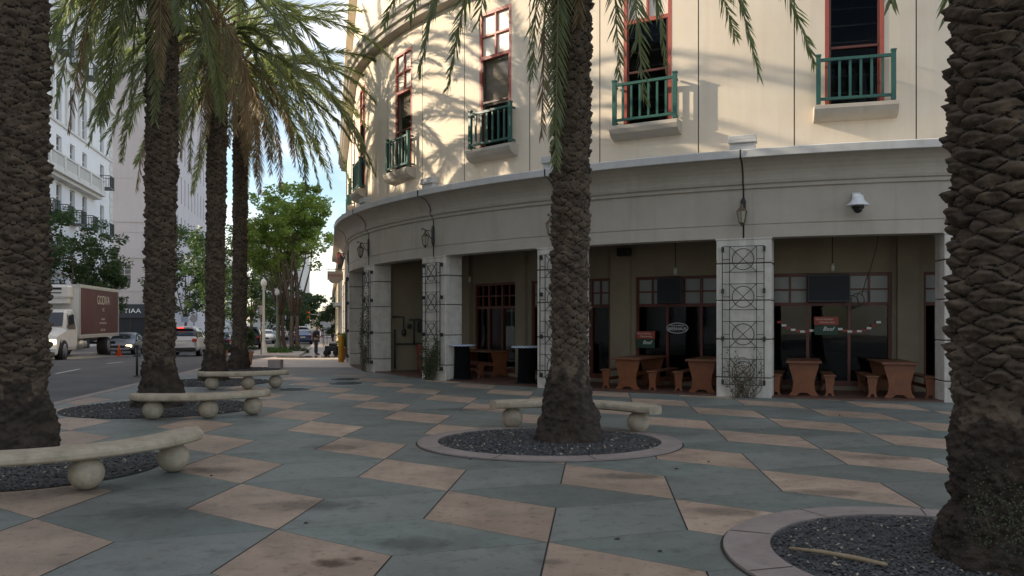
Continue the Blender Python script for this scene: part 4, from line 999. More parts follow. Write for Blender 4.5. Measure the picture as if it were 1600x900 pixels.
m.add([P0 + Vector((0, 0, 34)), P1 + Vector((0, 0, 34)), P1 + bk + Vector((0, 0, 34)), P0 + bk + Vector((0, 0, 34))], [(0, 1, 2, 3)])
m.build('wall', M['whitew'], wb)
for w in wl_:
    if w[1] > 27 or w[3] > 3.3: nzz = 2
    fwin(wb, org, SD, nR, w, nx=2, nz=4 if w[3] > 2.8 else 3)
m = MB()
for zz, o_, h in ((12.0, .9, .25), (11.75, .6, .25), (20.2, .35, .3), (15.9, .12, .2), (5.0, .3, .35), (24.6, .15, .2)): fbox(m, org, SD, nR, 0, L if zz not in (12.0, 11.75) else (69.9 - 51) / SD.y, zz, zz + h, o_)
for c in [0.3, 3.2 * 1 + 1.8] + [c + 1.65 for c in cols]: fbox(m, org, SD, nR, c - .2, c + .2, 16.1, 20.2, .14)
m.build('cornice', M['whitet'], wb)
m = MB()
for i in range(44): fbox(m, org, SD, nR, L - 1.0 if i % 2 else L - .8, L + .02, -.5 + i * .62, -.5 + i * .62 + .57, .06)
m.build('quoins', M['whitet'], wb)
m = MB(); ue = (69.9 - 51) / SD.y; T = Matrix.Translation(org) @ Matrix(((SD.x, nR.x, 0, 0), (SD.y, nR.y, 0, 0), (0, 0, 1, 0), (0, 0, 0, 1)))
m.box((ue / 2, .78, 13.33), (ue, .22, .14), 0, T); m.box((ue / 2, .78, 12.34), (ue, .22, .16), 0, T)
for c in [0] + [c + 1.65 for c in cols]: m.box((min(c, ue - .2), .78, 12.8), (.36, .30, 1.1), 0, T)
k = 0
while k * .22 < ue: m.box((k * .22, .78, 12.8), (.11, .11, .85), 0, T); k += 1
m.build('balustrade', M['whitet'], wb)
for c in cols + [ce]:
    for zz in (9.5, 21.7) + ((13.6,) if c == ce else ()):
        m = MB(); w = 1.5
        m.box((c, .42, zz - .55), (w + .2, .84, .08), 0, T)
        for q in range(12): m.box((c - w / 2 + w * q / 11, .80, zz), (.025, .025, 1.0), 0, T)
        m.box((c, .80, zz + .5), (w + .06, .05, .05), 0, T)
        for sx in (-1, 1): m.box((c + sx * w / 2, .40, zz + .5), (.04, .80, .05), 0, T)
        for sx in (-1, 1):
            for q in range(4): m.box((c + sx * w / 2, .15 + q * .17, zz), (.025, .025, 1.0), 0, T)
        m.build('balcony', M['iron'], wb)
# mauve corner building with the dark shop
org = LP(98); fd = Vector((1, .2216, 0)).normalized(); nF = Vector((.2216, -1, 0)).normalized()
mv = thing('mauve_corner_building', org, 'tall plain mauve building with a dark shop at its foot, behind the truck', 'building')
o2 = org - fd * 22
m = MB(); fw = [(22 - 4.05, 7.0, 1.5, 2.4), (22 - 9.5, 7.0, 1.5, 2.4), (22 - 15, 7.0, 1.5, 2.4)]
facade(m, o2, fd, 22, 3.4, 44, fw, n=nF)
m.add([o2 + Vector((0, 0, 44)), org + Vector((0, 0, 44)), org + SD * 40 + Vector((0, 0, 44)), o2 + SD * 40 + Vector((0, 0, 44))], [(0, 1, 2, 3)])
m.build('front_wall', M['mauve'], mv)
for w in fw: fwin(mv, o2, fd, nF, w, nx=2, nz=4)
m = MB()
for zz, o_, h in ((8.9, .12, .18), (13.1, .10, .2), (11.9, .05, .12), (5.0, .06, .10), (18.2, .03, .06), (24, .03, .06), (29, .03, .06)): fbox(m, o2, fd, nF, 0, 22 + o_, zz, zz + h, o_)
m.build('string_course', M['mauve'], mv)
m = MB(); sw = []
for i in range(12):
    for z in (8, 13.5, 19, 24.5, 30, 35.5): sw.append((2.2 + i * 2.9, z, .7, 3.6))
facade(m, org, SD, 40, -1, 44, sw, n=nR); m.build('side_wall', M['mauvel'], mv)
for w in sw:
    if w[1] < 27: fwin(mv, org, SD, nR, w, nx=1, nz=2)
m = MB(); fbox(m, o2, fd, nF, 8, 22.1, -1, 3.45, .05, 1, .2); fbox(m, o2, fd, nF, 8, 22.15, 1.9, 3.5, .28, 0)
for i in range(6): fbox(m, o2, fd, nF, 9 + i * 2.4, 9.12 + i * 2.4, -.8, 1.9, .10, 2)
m.build('shopfront', [M['navy'], M['screen'], M['black']], mv)
Tt = Matrix.Translation(o2 + fd * 18.9 + nF * .30 + Vector((0, 0, 2.7))) @ Matrix(((fd.x, -nF.x, 0, 0), (fd.y, -nF.y, 0, 0), (0, 0, 1, 0), (0, 0, 0, 1)))
text('TIAA', .75, Tt, M['white_txt'], 'lettering', mv, sx=1.15)
m = MB(); m.tube([(-1.65 + .3 * cos(q * pi / 10) , 0, .02 + .3 * sin(q * pi / 10)) for q in range(3, 21)], .06, 5, 0, Tt); m.tube([(-1.75 + .17 * cos(q * pi / 8), -.01, .0 + .17 * sin(q * pi / 8)) for q in range(0, 12)], .05, 5, 0, Tt); m.build('emblem', M['white_txt'], mv)
# unseen row buildings added at left, roof heights stepped to shade plaza and facade
def plain_building(name, p, d, L, n, depth, z1, m_, label, fl=3.6, sp=3.4):
    o = thing(name, p, label, 'building'); w = []
    z = 2.2
    while z < z1 - 1.5:
        k = sp / 2 + .3
        while k < L - 1.2: w.append((k, z, 1.4, 2.0)); k += sp
        z += fl
    a = MB(); facade(a, p, d, L, -1.2, z1, w, n=n)
    q0, q1 = p, p + d * L; b_k = -n * depth
    for q in (q0, q1): a.add([q + Vector((0, 0, -1.2)), q + b_k + Vector((0, 0, -1.2)), q + b_k + Vector((0, 0, z1)), q + Vector((0, 0, z1))], [(0, 1, 2, 3)])
    a.add([q0 + b_k + Vector((0, 0, -1.2)), q1 + b_k + Vector((0, 0, -1.2)), q1 + b_k + Vector((0, 0, z1)), q0 + b_k + Vector((0, 0, z1))], [(0, 1, 2, 3)])
    a.add([q0 + Vector((0, 0, z1)), q1 + Vector((0, 0, z1)), q1 + b_k + Vector((0, 0, z1)), q0 + b_k + Vector((0, 0, z1))], [(0, 1, 2, 3)])
    fbox(a, p, d, n, 0, L, z1 - .4, z1 + .3, .25); a.build('wall', m_, o)
    for ww in w: fwin(o, p, d, n, ww, nx=2, nz=2)
    return o
for ya, yb, hh_, mm_, lb_ in ((-22, 17.4, 17.5, 'paleb', 'unseen long pale block across the street, added for its shade, nearest the camera'), (17.45, 20.6, 12.0, 'mauvel', 'unseen low narrow mauve block across the street, added to shape the sunlight'),
                         (20.65, 24.8, 16.1, 'paleb', 'unseen narrow tall pale block across the street, added to shade the facade'), (24.85, 41.6, 14.0, 'mauvel', 'unseen wide mauve block across the street, added for its shadow, next to the gap')):
    plain_building('shade_block', LP(ya), SD, (yb - ya) / SD.y, nR, 12, hh_, M[mm_], lb_)
# far buildings
tw = plain_building('pale_tower', Vector((PX(395, 165), 165, 0)), Vector((1, .1, 0)).normalized(), 9.4, Vector((.1, -1, 0)).normalized(), 12, 17.5, M['paleb'], 'pale distant block seen behind the bright street trees')
plain_building('far_building', Vector((PX(478, 215), 215, 0)), Vector((1, 0, 0)), 16, Vector((0, -1, 0)), 8, 3.6, M['warmb'], 'low sunlit cream building closing the far end of the street', 3.6, 3.2)
plain_building('left_far_building', LP(142), SD, 60, nR, 14, 15, M['whitew'], 'distant white block beyond the mauve building, behind the trees')
# building past the wing on the right
q = Vector((wingx(52) + .1, 52, 0)); 
plain_building('right_street_building', q, SD, 70, Vector((-SD.y, SD.x, 0)), 12, 5.4, M['warmb'], 'sunlit pale building along the right side of the street past the corner building', 3.3, 3.0)
m = MB(); fbox(m, q, SD, Vector((-SD.y, SD.x, 0)), 3, 12, 2.6, 2.8, .45); solo('shop_canopy', m, M['whitet'], 'flat white canopy over the far right pavement', 'canopy', None, q + SD * 7 + Vector((0, 0, 2.7)))

# hanging signs on the wing
nW = Vector((-SD.y, SD.x, 0))
p = Vector((wingx(38.2), 38.2, 0))
Ts = Matrix.Translation(p) @ Matrix(((-nW.x, SD.x, 0, 0), (-nW.y, SD.y, 0, 0), (0, 0, 1, 0), (0, 0, 0, 1)))
o = thing('hanging_sign', p + Vector((0, 0, 3.8)), 'brown and white shop sign hanging from the far left corner of the arcade', 'sign')
a = MB(); a.box((-.42, 0, 3.68), (.70, .06, .40), 0, Ts); n = 14
pts = [(-.42 + .28 * cos(pi + pi * i / n), 3.48 + .16 * sin(pi + pi * i / n)) for i in range(n + 1)]
a.add([(x, -.03, z) for x, z in pts] + [(x, .03, z) for x, z in pts], [tuple(range(n + 1)), tuple(reversed(range(n + 1, 2 * n + 2)))] + [(i, i + 1, i + n + 2, i + n + 1) for i in range(n)], 0, False, Ts); a.build('board', M['walkpink'], o)
a = MB(); a.tube([(0, 0, 3.98), (-.85, 0, 3.98)], .02, 6, 0, Ts); a.tube([(-.15, 0, 3.98), (-.15, 0, 3.88)], .01, 5, 0, Ts); a.tube([(-.7, 0, 3.98), (-.7, 0, 3.88)], .01, 5, 0, Ts); a.build('bracket', M['iron'], o)
for zz, sz, tx in ((3.68, .17, 'PARKING'),): text(tx, sz, Ts @ Matrix.Translation((-.42, -.034, zz)), M['signred'], 'lettering', o)
a = MB(); Tr = Matrix.Translation((0, 1.2, 0)) @ Ts
a.box((-.45, 0, 4.55), (.26, .05, .50), 0, Tr); a.box((-.46, 0, 4.18), (.22, .20, .22), 1, Tr, bev=.02); a.tube([(0, 0, 4.82), (-.6, 0, 4.82)], .02, 6, 1, Tr)
solo('red_pennant', a, [M['redflag'], M['iron']], 'small red pennant on a bracket above the hanging shop sign', 'pennant', None, p + Vector((0, 1.2, 4.5)))

# ------------------------------------------------------------------ vehicles
def wheel(parent, c, r, w, axis, name='wheel'):
    T = Matrix.Translation(c) @ axis @ Matrix.Rotation(pi / 2, 4, 'X')
    a = MB(); a.lathe([(r * .62, -w / 2), (r * .95, -w / 2), (r, -w * .35), (r, w * .35), (r * .95, w / 2), (r * .62, w / 2)], 26, 0, T); o = a.build(name, M['tyre'], parent)
    a = MB(); a.lathe([(.02, -w / 2 - .004), (r * .3, -w / 2 + .01), (r * .55, -w / 2 + .03), (r * .62, -w / 2 - .002), (r * .64, -w / 2 - .002)], 20, 0, T)
    a.lathe([(r * .64, w / 2 + .002), (r * .62, w / 2 + .002), (r * .55, w / 2 - .03), (r * .3, w / 2 - .01), (.02, w / 2 + .004)], 20, 0, T)
    for k in range(5):
        q = k * 2 * pi / 5
        for sg in (-1, 1): a.bar((r * .1 * cos(q), r * .1 * sin(q), sg * (w / 2 + .003)), (r * .6 * cos(q), r * .6 * sin(q), sg * (w / 2 + .003)), r * .13, .02, 0, T)
    a.build('rim', M['rim'], o)
def car(name, loc, ang, pm, label, kind='sedan', lit_front=False, lit_rear=False, cat='car', group=None):
    """x forward; ang = heading"""
    o = thing(name, loc, label, cat, group); I = Matrix.Translation(loc) @ Matrix.Rotation(ang, 4, 'Z')
    if kind == 'suv': Lc, Wc, Hc = 4.8, 1.92, 1.78; st = [(-2.4, .45, .95, .95, .86, .80), (-2.34, .32, 1.08, 1.12, .93, .84), (-2.15, .28, 1.10, 1.70, .955, .74), (-1.6, .26, 1.10, 1.76, .96, .74), (-.3, .25, 1.08, 1.78, .96, .74), (.45, .25, 1.06, 1.72, .96, .72), (1.15, .25, 1.05, 1.10, .955, .80), (2.0, .28, .98, 1.0, .93, .78), (2.32, .32, .85, .88, .88, .72), (2.42, .45, .68, .70, .80, .66)]
    else: Lc, Wc, Hc = 4.6, 1.8, 1.46; st = [(-2.3, .42, .85, .86, .80, .72), (-2.22, .30, .95, .99, .87, .76), (-1.65, .25, .97, 1.05, .90, .70), (-1.0, .22, .95, 1.38, .90, .62), (-.2, .22, .93, 1.46, .90, .62), (.45, .22, .92, 1.38, .90, .62), (1.15, .22, .90, .98, .89, .74), (1.9, .25, .82, .86, .87, .72), (2.2, .30, .70, .73, .82, .66), (2.3, .42, .58, .60, .74, .60)]
    b = MB(); vs = []; fs = []; mi = []
    for x, zb, zt, zr, wb_, wr in st:
        half = [(wb_ * .90, zb), (wb_, zb + .16), (wb_ * 1.0, (zb + zt) / 2 + .05), (wb_ * .965, zt), (wr, zr - .05 if zr - zt > .2 else zt + (zr - zt) * .6), (wr * .86, zr)]
        ring = [(x, y, z) for y, z in half] + [(x, -y, z) for y, z in reversed(half)]
        vs += ring
    n = 12
    for i in range(len(st) - 1):
        tall = (st[i][3] - st[i][2] > .2) or (st[i + 1][3] - st[i + 1][2] > .2)
        both = (st[i][3] - st[i][2] > .2) and (st[i + 1][3] - st[i + 1][2] > .2)
        for j in range(n):
            k = (j + 1) % n; glass = (j in (3, 7) and tall) or (j in (4, 5, 6) and tall and not both)
            fs.append((i * n + j, i * n + k, (i + 1) * n + k, (i + 1) * n + j)); mi.append(1 if glass else 0)
    fs.append(tuple(range(n))); mi.append(0); fs.append(tuple(reversed([(len(st) - 1) * n + j for j in range(n)]))); mi.append(0)
    for f, m__ in zip(fs, mi): pass
    bm_vs = [I @ Vector(q) for q in vs]; b.v = [tuple(q) for q in bm_vs]; b.f = fs; b.m = mi; b.sm = [True] * len(fs)
    # wheel arches as dark discs, bumpers and trims
    ob = b.build('body', [pm, M['carglass']], o); mo = ob.modifiers.new('s', 'SUBSURF'); mo.levels = 1; mo.render_levels = 2
    for j in range(len(ob.data.polygons)): pass
    wr_ = .37 if kind == 'suv' else .33; wx = 1.42
    for sx in (-wx, wx):
        for sy in (-1, 1):
            wheel(o, I @ Vector((sx, sy * (Wc / 2 - .13), wr_)), wr_, .24, Matrix.Rotation(ang, 4, 'Z'))
            a = MB(); a.lathe([(wr_ + .07, -.04), (wr_ + .07, .04)], 24, 0, Matrix.Translation(I @ Vector((sx, sy * (Wc / 2 - .06), wr_ + .02))) @ Matrix.Rotation(ang, 4, 'Z') @ Matrix.Rotation(pi / 2, 4, 'X')); a.build('wheel_arch', M['black'], o)
    rx = st[1][0] + .03; zt = st[1][2]
    for sy in (-1, 1):
        a = MB(); a.box((rx - .04, sy * .74, zt - .12), (.14, .26, .20), 0, I, bev=.03); a.build('tail_light', M['redlens'], o)
        fx = st[-2][0]; zf = st[-2][2] - .10
        a = MB(); a.box((fx - .02, sy * .64, zf), (.22, .34, .15), 0, I, bev=.03); a.build('headlight', M['lampw'] if lit_front else M['globe'], o)
        a = MB(); a.box((.62, sy * (Wc / 2 + .06), 1.02), (.12, .18, .13), 0, I, bev=.03); a.build('mirror', pm, o)
    a = MB(); a.box((st[0][0] - .02, 0, .80 if kind == 'suv' else .72), (.03, .50, .13), 0, I); a.build('licence_plate', M['whitet'], o)
    for bq in (0, 1):
        a = MB()
        if bq: a.box((st[0][0] + .02, 0, .46), (.16, Wc * .84, .20), 0, I, bev=.04)
        else: a.box((st[-1][0] - .0, 0, .40), (.14, Wc * .78, .16), 0, I, bev=.04)
        a.build('bumper', M['black'] if kind == 'suv' else pm, o)
    a = MB(); a.box((st[-1][0] + .02, 0, .58 if kind != 'suv' else .66), (.05, .85, .14), 0, I, bev=.02); a.build('grille', M['black'], o)
    if kind == 'suv':
        a = MB(); a.box((-2.16, 0, 1.70), (.30, 1.3, .05), 0, I, bev=.02); a.build('spoiler', pm, o)
        a = MB(); a.box((-2.34, 0, 1.66), (.03, .34, .05), 0, I); a.build('brake_light', M['redlamp'] if lit_rear else M['redlens'], o)
    return o
HA = math.atan2(SD.y, SD.x)     # heading away from the camera
def at(px, Y, dz=0): return Vector((PX(px, Y), Y, g(Y) - .03 + dz))
P_ = lambda n, c: paint(n, c)
silver, dgrey, navyp, whitep, blackp = P_('silver_paint', (.60, .60, .62)), P_('grey_paint', (.14, .15, .17)), P_('blue_paint', (.02, .05, .16)), P_('white_car_paint', (.70, .70, .70)), P_('black_car_paint', (.015, .016, .02))
car('silver_suv', at(293, 49), HA, silver, 'silver SUV driving away with its high brake light lit, between the second and third palms', 'suv', lit_rear=True)
car('grey_car', at(197, 54), HA + pi, dgrey, 'dark grey car facing the camera with lit headlights behind the box truck', 'sedan', lit_front=True)
car('black_suv', at(392, 68), HA, blackp, 'black SUV with white roof highlights right behind the fourth palm', 'suv')
car('blue_car', at(474, 84), HA, navyp, 'dark blue saloon driving away in the middle of the street', 'sedan')
car('white_suv', at(472, 96), HA, whitep, 'white SUV just ahead of the dark blue saloon', 'suv')
car('white_car', at(416, 86), HA + pi, whitep, 'white car parked left of the lamp post, partly behind a tree', 'sedan')
car('white_van_car', at(437, 104), HA, whitep, 'small white car seen between the two street tree trunks', 'suv')
car('distant_car', at(512, 118), HA, silver, 'far silver car parked at the right kerb behind the standing man', 'sedan')
car('parked_dark_car', at(345, 60), HA, P_('dark_blue_paint', (.03, .035, .06)), 'dark car glimpsed between the third and fourth palm trunks', 'sedan')

# box truck
tp = Vector((PX(74, 37.2), 37.2, g(40) - .03)); tp = Vector((-.2216 * 37.4 - 13.38, 37.4, g(42) - .02))
I = Matrix.Translation(tp) @ Matrix.Rotation(HA, 4, 'Z')    # +x away from camera; front at x=0; right side of picture is -y
o = thing('box_truck', tp, 'white cab refrigerated box truck with a dark maroon body parked across the street', 'truck')
a = MB()   # box
a.box((6.9, 0, 2.35), (7.7, 2.44, 2.62), 0, I)
a.build('box_body', M['white'], o)
a = MB(); a.box((6.9, -1.228, 2.35), (7.5, .02, 2.30), 0, I)
for k in range(44): a.box((3.25 + k * .168, -1.242, 2.35), (.035, .02, 2.28), 0, I)
a.build('side_panel', M['maroon'], o)
a = MB()
for z in (1.09, 3.60): a.box((6.9, -1.235, z), (7.74, .05, .15), 0, I); a.box((6.9, 1.235, z), (7.74, .05, .15), 0, I)
for x in (3.08, 10.72): a.box((x, -1.235, 2.35), (.10, .055, 2.4), 0, I)
for z in (1.09, 3.60): a.box((3.04, 0, z), (.05, 2.40, .13), 0, I)
a.build('trim', M['alu'], o)
a = MB(); a.box((6.9, 0, .86), (7.6, .9, .22), 0, I); a.box((4.5, -1.0, .72), (1.1, .35, .45), 0, I); a.box((10.6, 0, .62), (.1, 2.2, .15), 0, I); a.box((8.6, -1.18, .62), (.04, .04, .5), 0, I)
a.build('chassis', M['black'], o)
a = MB(); a.lathe([(.28, 0), (.28, .9)], 16, 0, I @ Matrix.Translation((3.5, -.95, .72)) @ Matrix.Rotation(pi / 2, 4, 'Y')); a.build('fuel_tank', M['alu'], o)
a = MB()   # cab: lofted
st = [(.0, .45, 1.05, .90), (.12, .40, 1.28, 1.08), (.6, .42, 1.42, 1.12), (1.15, .45, 1.52, 1.14), (1.28, .45, 1.60, 1.15), (1.75, .5, 2.28, 1.15), (2.0, .5, 2.42, 1.14), (2.85, .5, 2.46, 1.14), (2.95, .5, 2.40, 1.14)]
vs = []; fs = []
for x, zb, zt, w in st: 
    wt = w * (.86 if zt > 2 else .80)
    vs += [(x, w * .95, zb), (x, w, zb + .3), (x, w, min(1.45, zt - .12)), (x, wt, zt - .05), (x, wt * .9, zt), (x, -wt * .9, zt), (x, -wt, zt - .05), (x, -w, min(1.45, zt - .12)), (x, -w, zb + .3), (x, -w * .95, zb)]
for i in range(len(st) - 1):
    for j in range(10): k = (j + 1) % 10; fs.append((i * 10 + j, i * 10 + k, i * 10 + 10 + k, i * 10 + 10 + j))
fs.append(tuple(range(10))); fs.append(tuple(reversed([(len(st) - 1) * 10 + j for j in range(10)])))
a.add(vs, fs, 0, False, I); a.build('cab', M['white'], o, .02)
a = MB(); a.add([(1.27, .98, 1.62), (1.27, -.98, 1.62), (1.73, -.90, 2.26), (1.73, .90, 2.26)], [(0, 1, 2, 3)], 0, False, I @ Matrix.Translation((-.03, 0, .02))); a.build('windscreen', M['carglass'], o)
for sy in (-1, 1):
    a = MB(); a.add([(1.55, sy * 1.165, 1.48), (2.7, sy * 1.165, 1.48), (2.7, sy * 1.06, 2.22), (1.85, sy * 1.06, 2.22)], [(0, 1, 2, 3)], 0, False, I); a.box((2.1, sy * 1.158, 1.0), (1.2, .012, .7), 1, I); a.build('door', [M['carglass'], M['white']], o)
    a = MB(); a.box((1.2, sy * 1.38, 1.95), (.12, .22, .42), 0, I, bev=.03); a.tube([(1.4, sy * 1.12, 1.6), (1.2, sy * 1.38, 1.74)], .02, 6, 0, I); a.build('mirror', M['black'], o)
    a = MB(); a.box((.10, sy * .86, .92), (.22, .40, .22), 0, I, bev=.04); a.build('headlight', M['lampw'], o)
    a = MB(); a.lathe([(.62, -.12), (.62, .12)], 24, 0, I @ Matrix.Translation((.95, sy * 1.0, .56)) @ Matrix.Rotation(pi / 2, 4, 'X')); a.build('fender_well', M['black'], o)
a = MB(); a.box((-.06, 0, .50), (.22, 2.26, .34), 0, I, bev=.05); a.build('bumper', M['white'], o)
a = MB(); a.box((-.01, 0, .92), (.06, 1.15, .30), 0, I, bev=.02)
a.build('grille', M['black'], o)
for x in (.95, 8.5):
    for sy in (-1, 1): wheel(o, I @ Vector((x, sy * (1.02 if x < 2 else 1.0), .50)), .50, .30 if x < 2 else .5, Matrix.Rotation(HA, 4, 'Z'))
a = MB(); a.box((2.66, 0, 3.28), (.80, 1.9, .62), 0, I, bev=.08); a.box((2.72, 0, 2.86), (.62, 1.7, .28), 0, I, taper=(1, 1)); a.build('refrigeration_unit', M['white'], o)
a = MB(); a.box((2.25, 0, 3.42), (.02, 1.3, .10), 0, I); a.box((2.25, 0, 3.22), (.02, 1.3, .05), 0, I); a.build('vent', M['black'], o)
Tx = I @ Matrix.Translation((7.2, -1.256, 0))
def ttx(s, size, z, dx=0, sx=1): text(s, size, Tx @ Matrix.Translation((dx, 0, z)), M['cream_txt'], 'lettering', o, sx=sx)
ttx('GODIVA', .66, 2.95, .2, 1.0); ttx('DC', .26, 2.46, .2); ttx('THE FINEST', .15, 1.95, .1); ttx('OF FINE CHOCOLATES', .14, 1.75, .1); ttx('SINCE 1926', .18, 1.38, .1)
# traffic cone
p = at(186, 48); o = thing('traffic_cone', p, 'orange traffic cone on the road behind the truck', 'cone'); C = Matrix.Translation(p)
a = MB(); a.lathe([(.14, .03), (.03, .66), (.02, .68)], 20, 0, C); a.build('cone', M['orange'], o); a = MB(); a.box((0, 0, .02), (.36, .36, .04), 0, C, bev=.01); a.build('base', M['orange'], o)

# ------------------------------------------------------------------ street furniture
def lamp_post(px, Y, h, m, label):
    p = at(px, Y, .06); o = thing('street_lamp', p, label, 'street lamp', 'lamp posts on the tree island'); C = Matrix.Translation(p)
    a = MB(); a.lathe([(.24, 0), (.24, .12), (.20, .18), (.17, .5), (.13, .62), (.10, .75), (.085, 1.0), (.075, 2.2), (.062, h - .62), (.09, h - .58), (.09, h - .54), (.06, h - .52)], 20, 0, C); a.build('pole', m, o)
    a = MB(); a.lathe([(.08, h - .52), (.15, h - .45), (.18, h - .34), (.17, h - .2), (.10, h - .08), (.03, h - .03), (.02, h + .05)], 20, 0, C); a.build('globe', M['globe'], o)
lamp_post(412, 49.5, 4.55, M['lampost'], 'tall cream lamp post in front of the bright street trees')
lamp_post(433, 60, 4.5, mat('green_post', (.16, .20, .13), (.2, .24, .17), .5, 4), 'slim greenish lamp post between the tree trunks')
p = Gp(533, 568); p = Vector((PX(533, 33.2), 33.2, g(33.2))); a = MB(); a.lathe([(.115, 0), (.115, 1.0), (.10, 1.06), (.05, 1.09)], 20, 0, Matrix.Translation(p))
solo('yellow_bollard', a, M['yellow'], 'yellow steel bollard at the far left corner of the arcade', 'bollard', None, p)
p = Gp(214, 588); a = MB(); a.tube([p, p + Vector((0, 0, .85))], .035, 8); a.lathe([(.10, 0), (.10, .03)], 12, 0, Matrix.Translation(p)); a.box((p.x, p.y, .60), (.22, .04, .04)); a.sphere((p.x, p.y, .88), .05, 10, 8)
solo('iron_post', a, M['iron'], 'thin dark iron post just left of the second palm trunk', 'post', None, p)
def sign(px, Y, zc, w, h, m, label, shape='rect', pm='iron', base=None):
    p = at(px, Y, .03); o = thing('street_sign', p, label, 'sign', 'traffic and parking signs along the street'); a = MB(); a.tube([p, Vector((p.x, p.y, zc + h / 2))], .03, 6); a.build('post', M[pm], o)
    a = MB()
    if shape == 'rect': a.box((p.x, p.y - .04, zc), (w, .02, h))
    else: a.lathe([(w / 2, -.01), (w / 2, .01)], 8 if shape == 'oct' else 24, 0, Matrix.Translation((p.x, p.y - .04, zc)) @ Matrix.Rotation(pi / 2, 4, 'X') @ Matrix.Rotation(pi / 8, 4, 'Z'), False)
    a.build('plate', m, o)
greysign = mat('sign_back_grey', (.38, .38, .40), None, .5); bsign = mat('sign_blue_white', (.45, .52, .66), None, .5)
sign(303, 62, 1.75, .60, .60, greysign, 'grey octagonal sign back above the silver SUV', 'oct')
sign(289, 64, 1.68, .55, .42, bsign, 'small pale blue rectangular sign left of the octagonal one', 'rect')
sign(408, 47.5, 2.22, .17, .52, M['pinkc'], 'narrow parking sign beside the cream lamp post', 'rect', 'pinetop')
sign(505, 80, 1.35, .55, .30, bsign, 'pale sign above the standing man, left of the pair', 'rect')
sign(511, 78, 1.20, .75, .45, bsign, 'larger pale sign above and right of the standing man', 'rect')
p = at(446, 112); o = thing('traffic_light', p, 'traffic signal on a mast arm with its red lamp lit, far down the street', 'traffic light')
a = MB(); a.tube([p, p + Vector((0, 0, 3.6))], .10, 8); a.tube([p + Vector((0, 0, 3.4)), p + Vector((5.6, 0, 3.2))], .06, 6); a.build('mast', M['alu'], o)
a = MB(); c = Vector((PX(482, 112), 111.9, 2.35)); a.box(c, (.42, .3, 1.0), 0, None, bev=.04); a.build('signal_head', M['yellow'], o); a = MB(); a.sphere(c + Vector((0, -.17, .3)), .15, 12, 8); a.build('red_lamp', M['redlamp'], o)
a = MB(); a.tube([(-48, 104, 4.3), (-30, 103, 4.05), (-10, 102, 4.6)], .03, 5); solo('overhead_wire', a, M['black'], 'thin overhead wire spanning the street', 'wire', None, (-30, 103, 4))
# hand cart
p = at(518, 47.5, .03); o = thing('hand_cart', p, 'black two wheeled hand cart standing by the wall right of the man', 'cart'); C = Matrix.Translation(p)
a = MB(); a.box((0, 0, .42), (.70, .45, .30), 0, C, bev=.05, taper=(1, 1)); a.box((.1, 0, .64), (.45, .36, .14), 0, C, bev=.04); a.build('bin', M['black'], o)
for x in (-.25, .3):
    for y in (-.26, .26): a = MB(); a.lathe([(.16, -.03), (.17, 0), (.16, .03)], 18, 0, C @ Matrix.Translation((x, y, .17)) @ Matrix.Rotation(pi / 2, 4, 'X')); a.build('wheel', M['tyre'], o)
a = MB()
for y in (-.2, .2): a.tube([(-.40, y, .5), (-.5, y, .95), (-.62, y, 1.05)], .018, 6, 0, C)
a.tube([(-.62, -.2, 1.05), (-.62, .2, 1.05)], .018, 6, 0, C); a.build('handle', M['alu'], o)

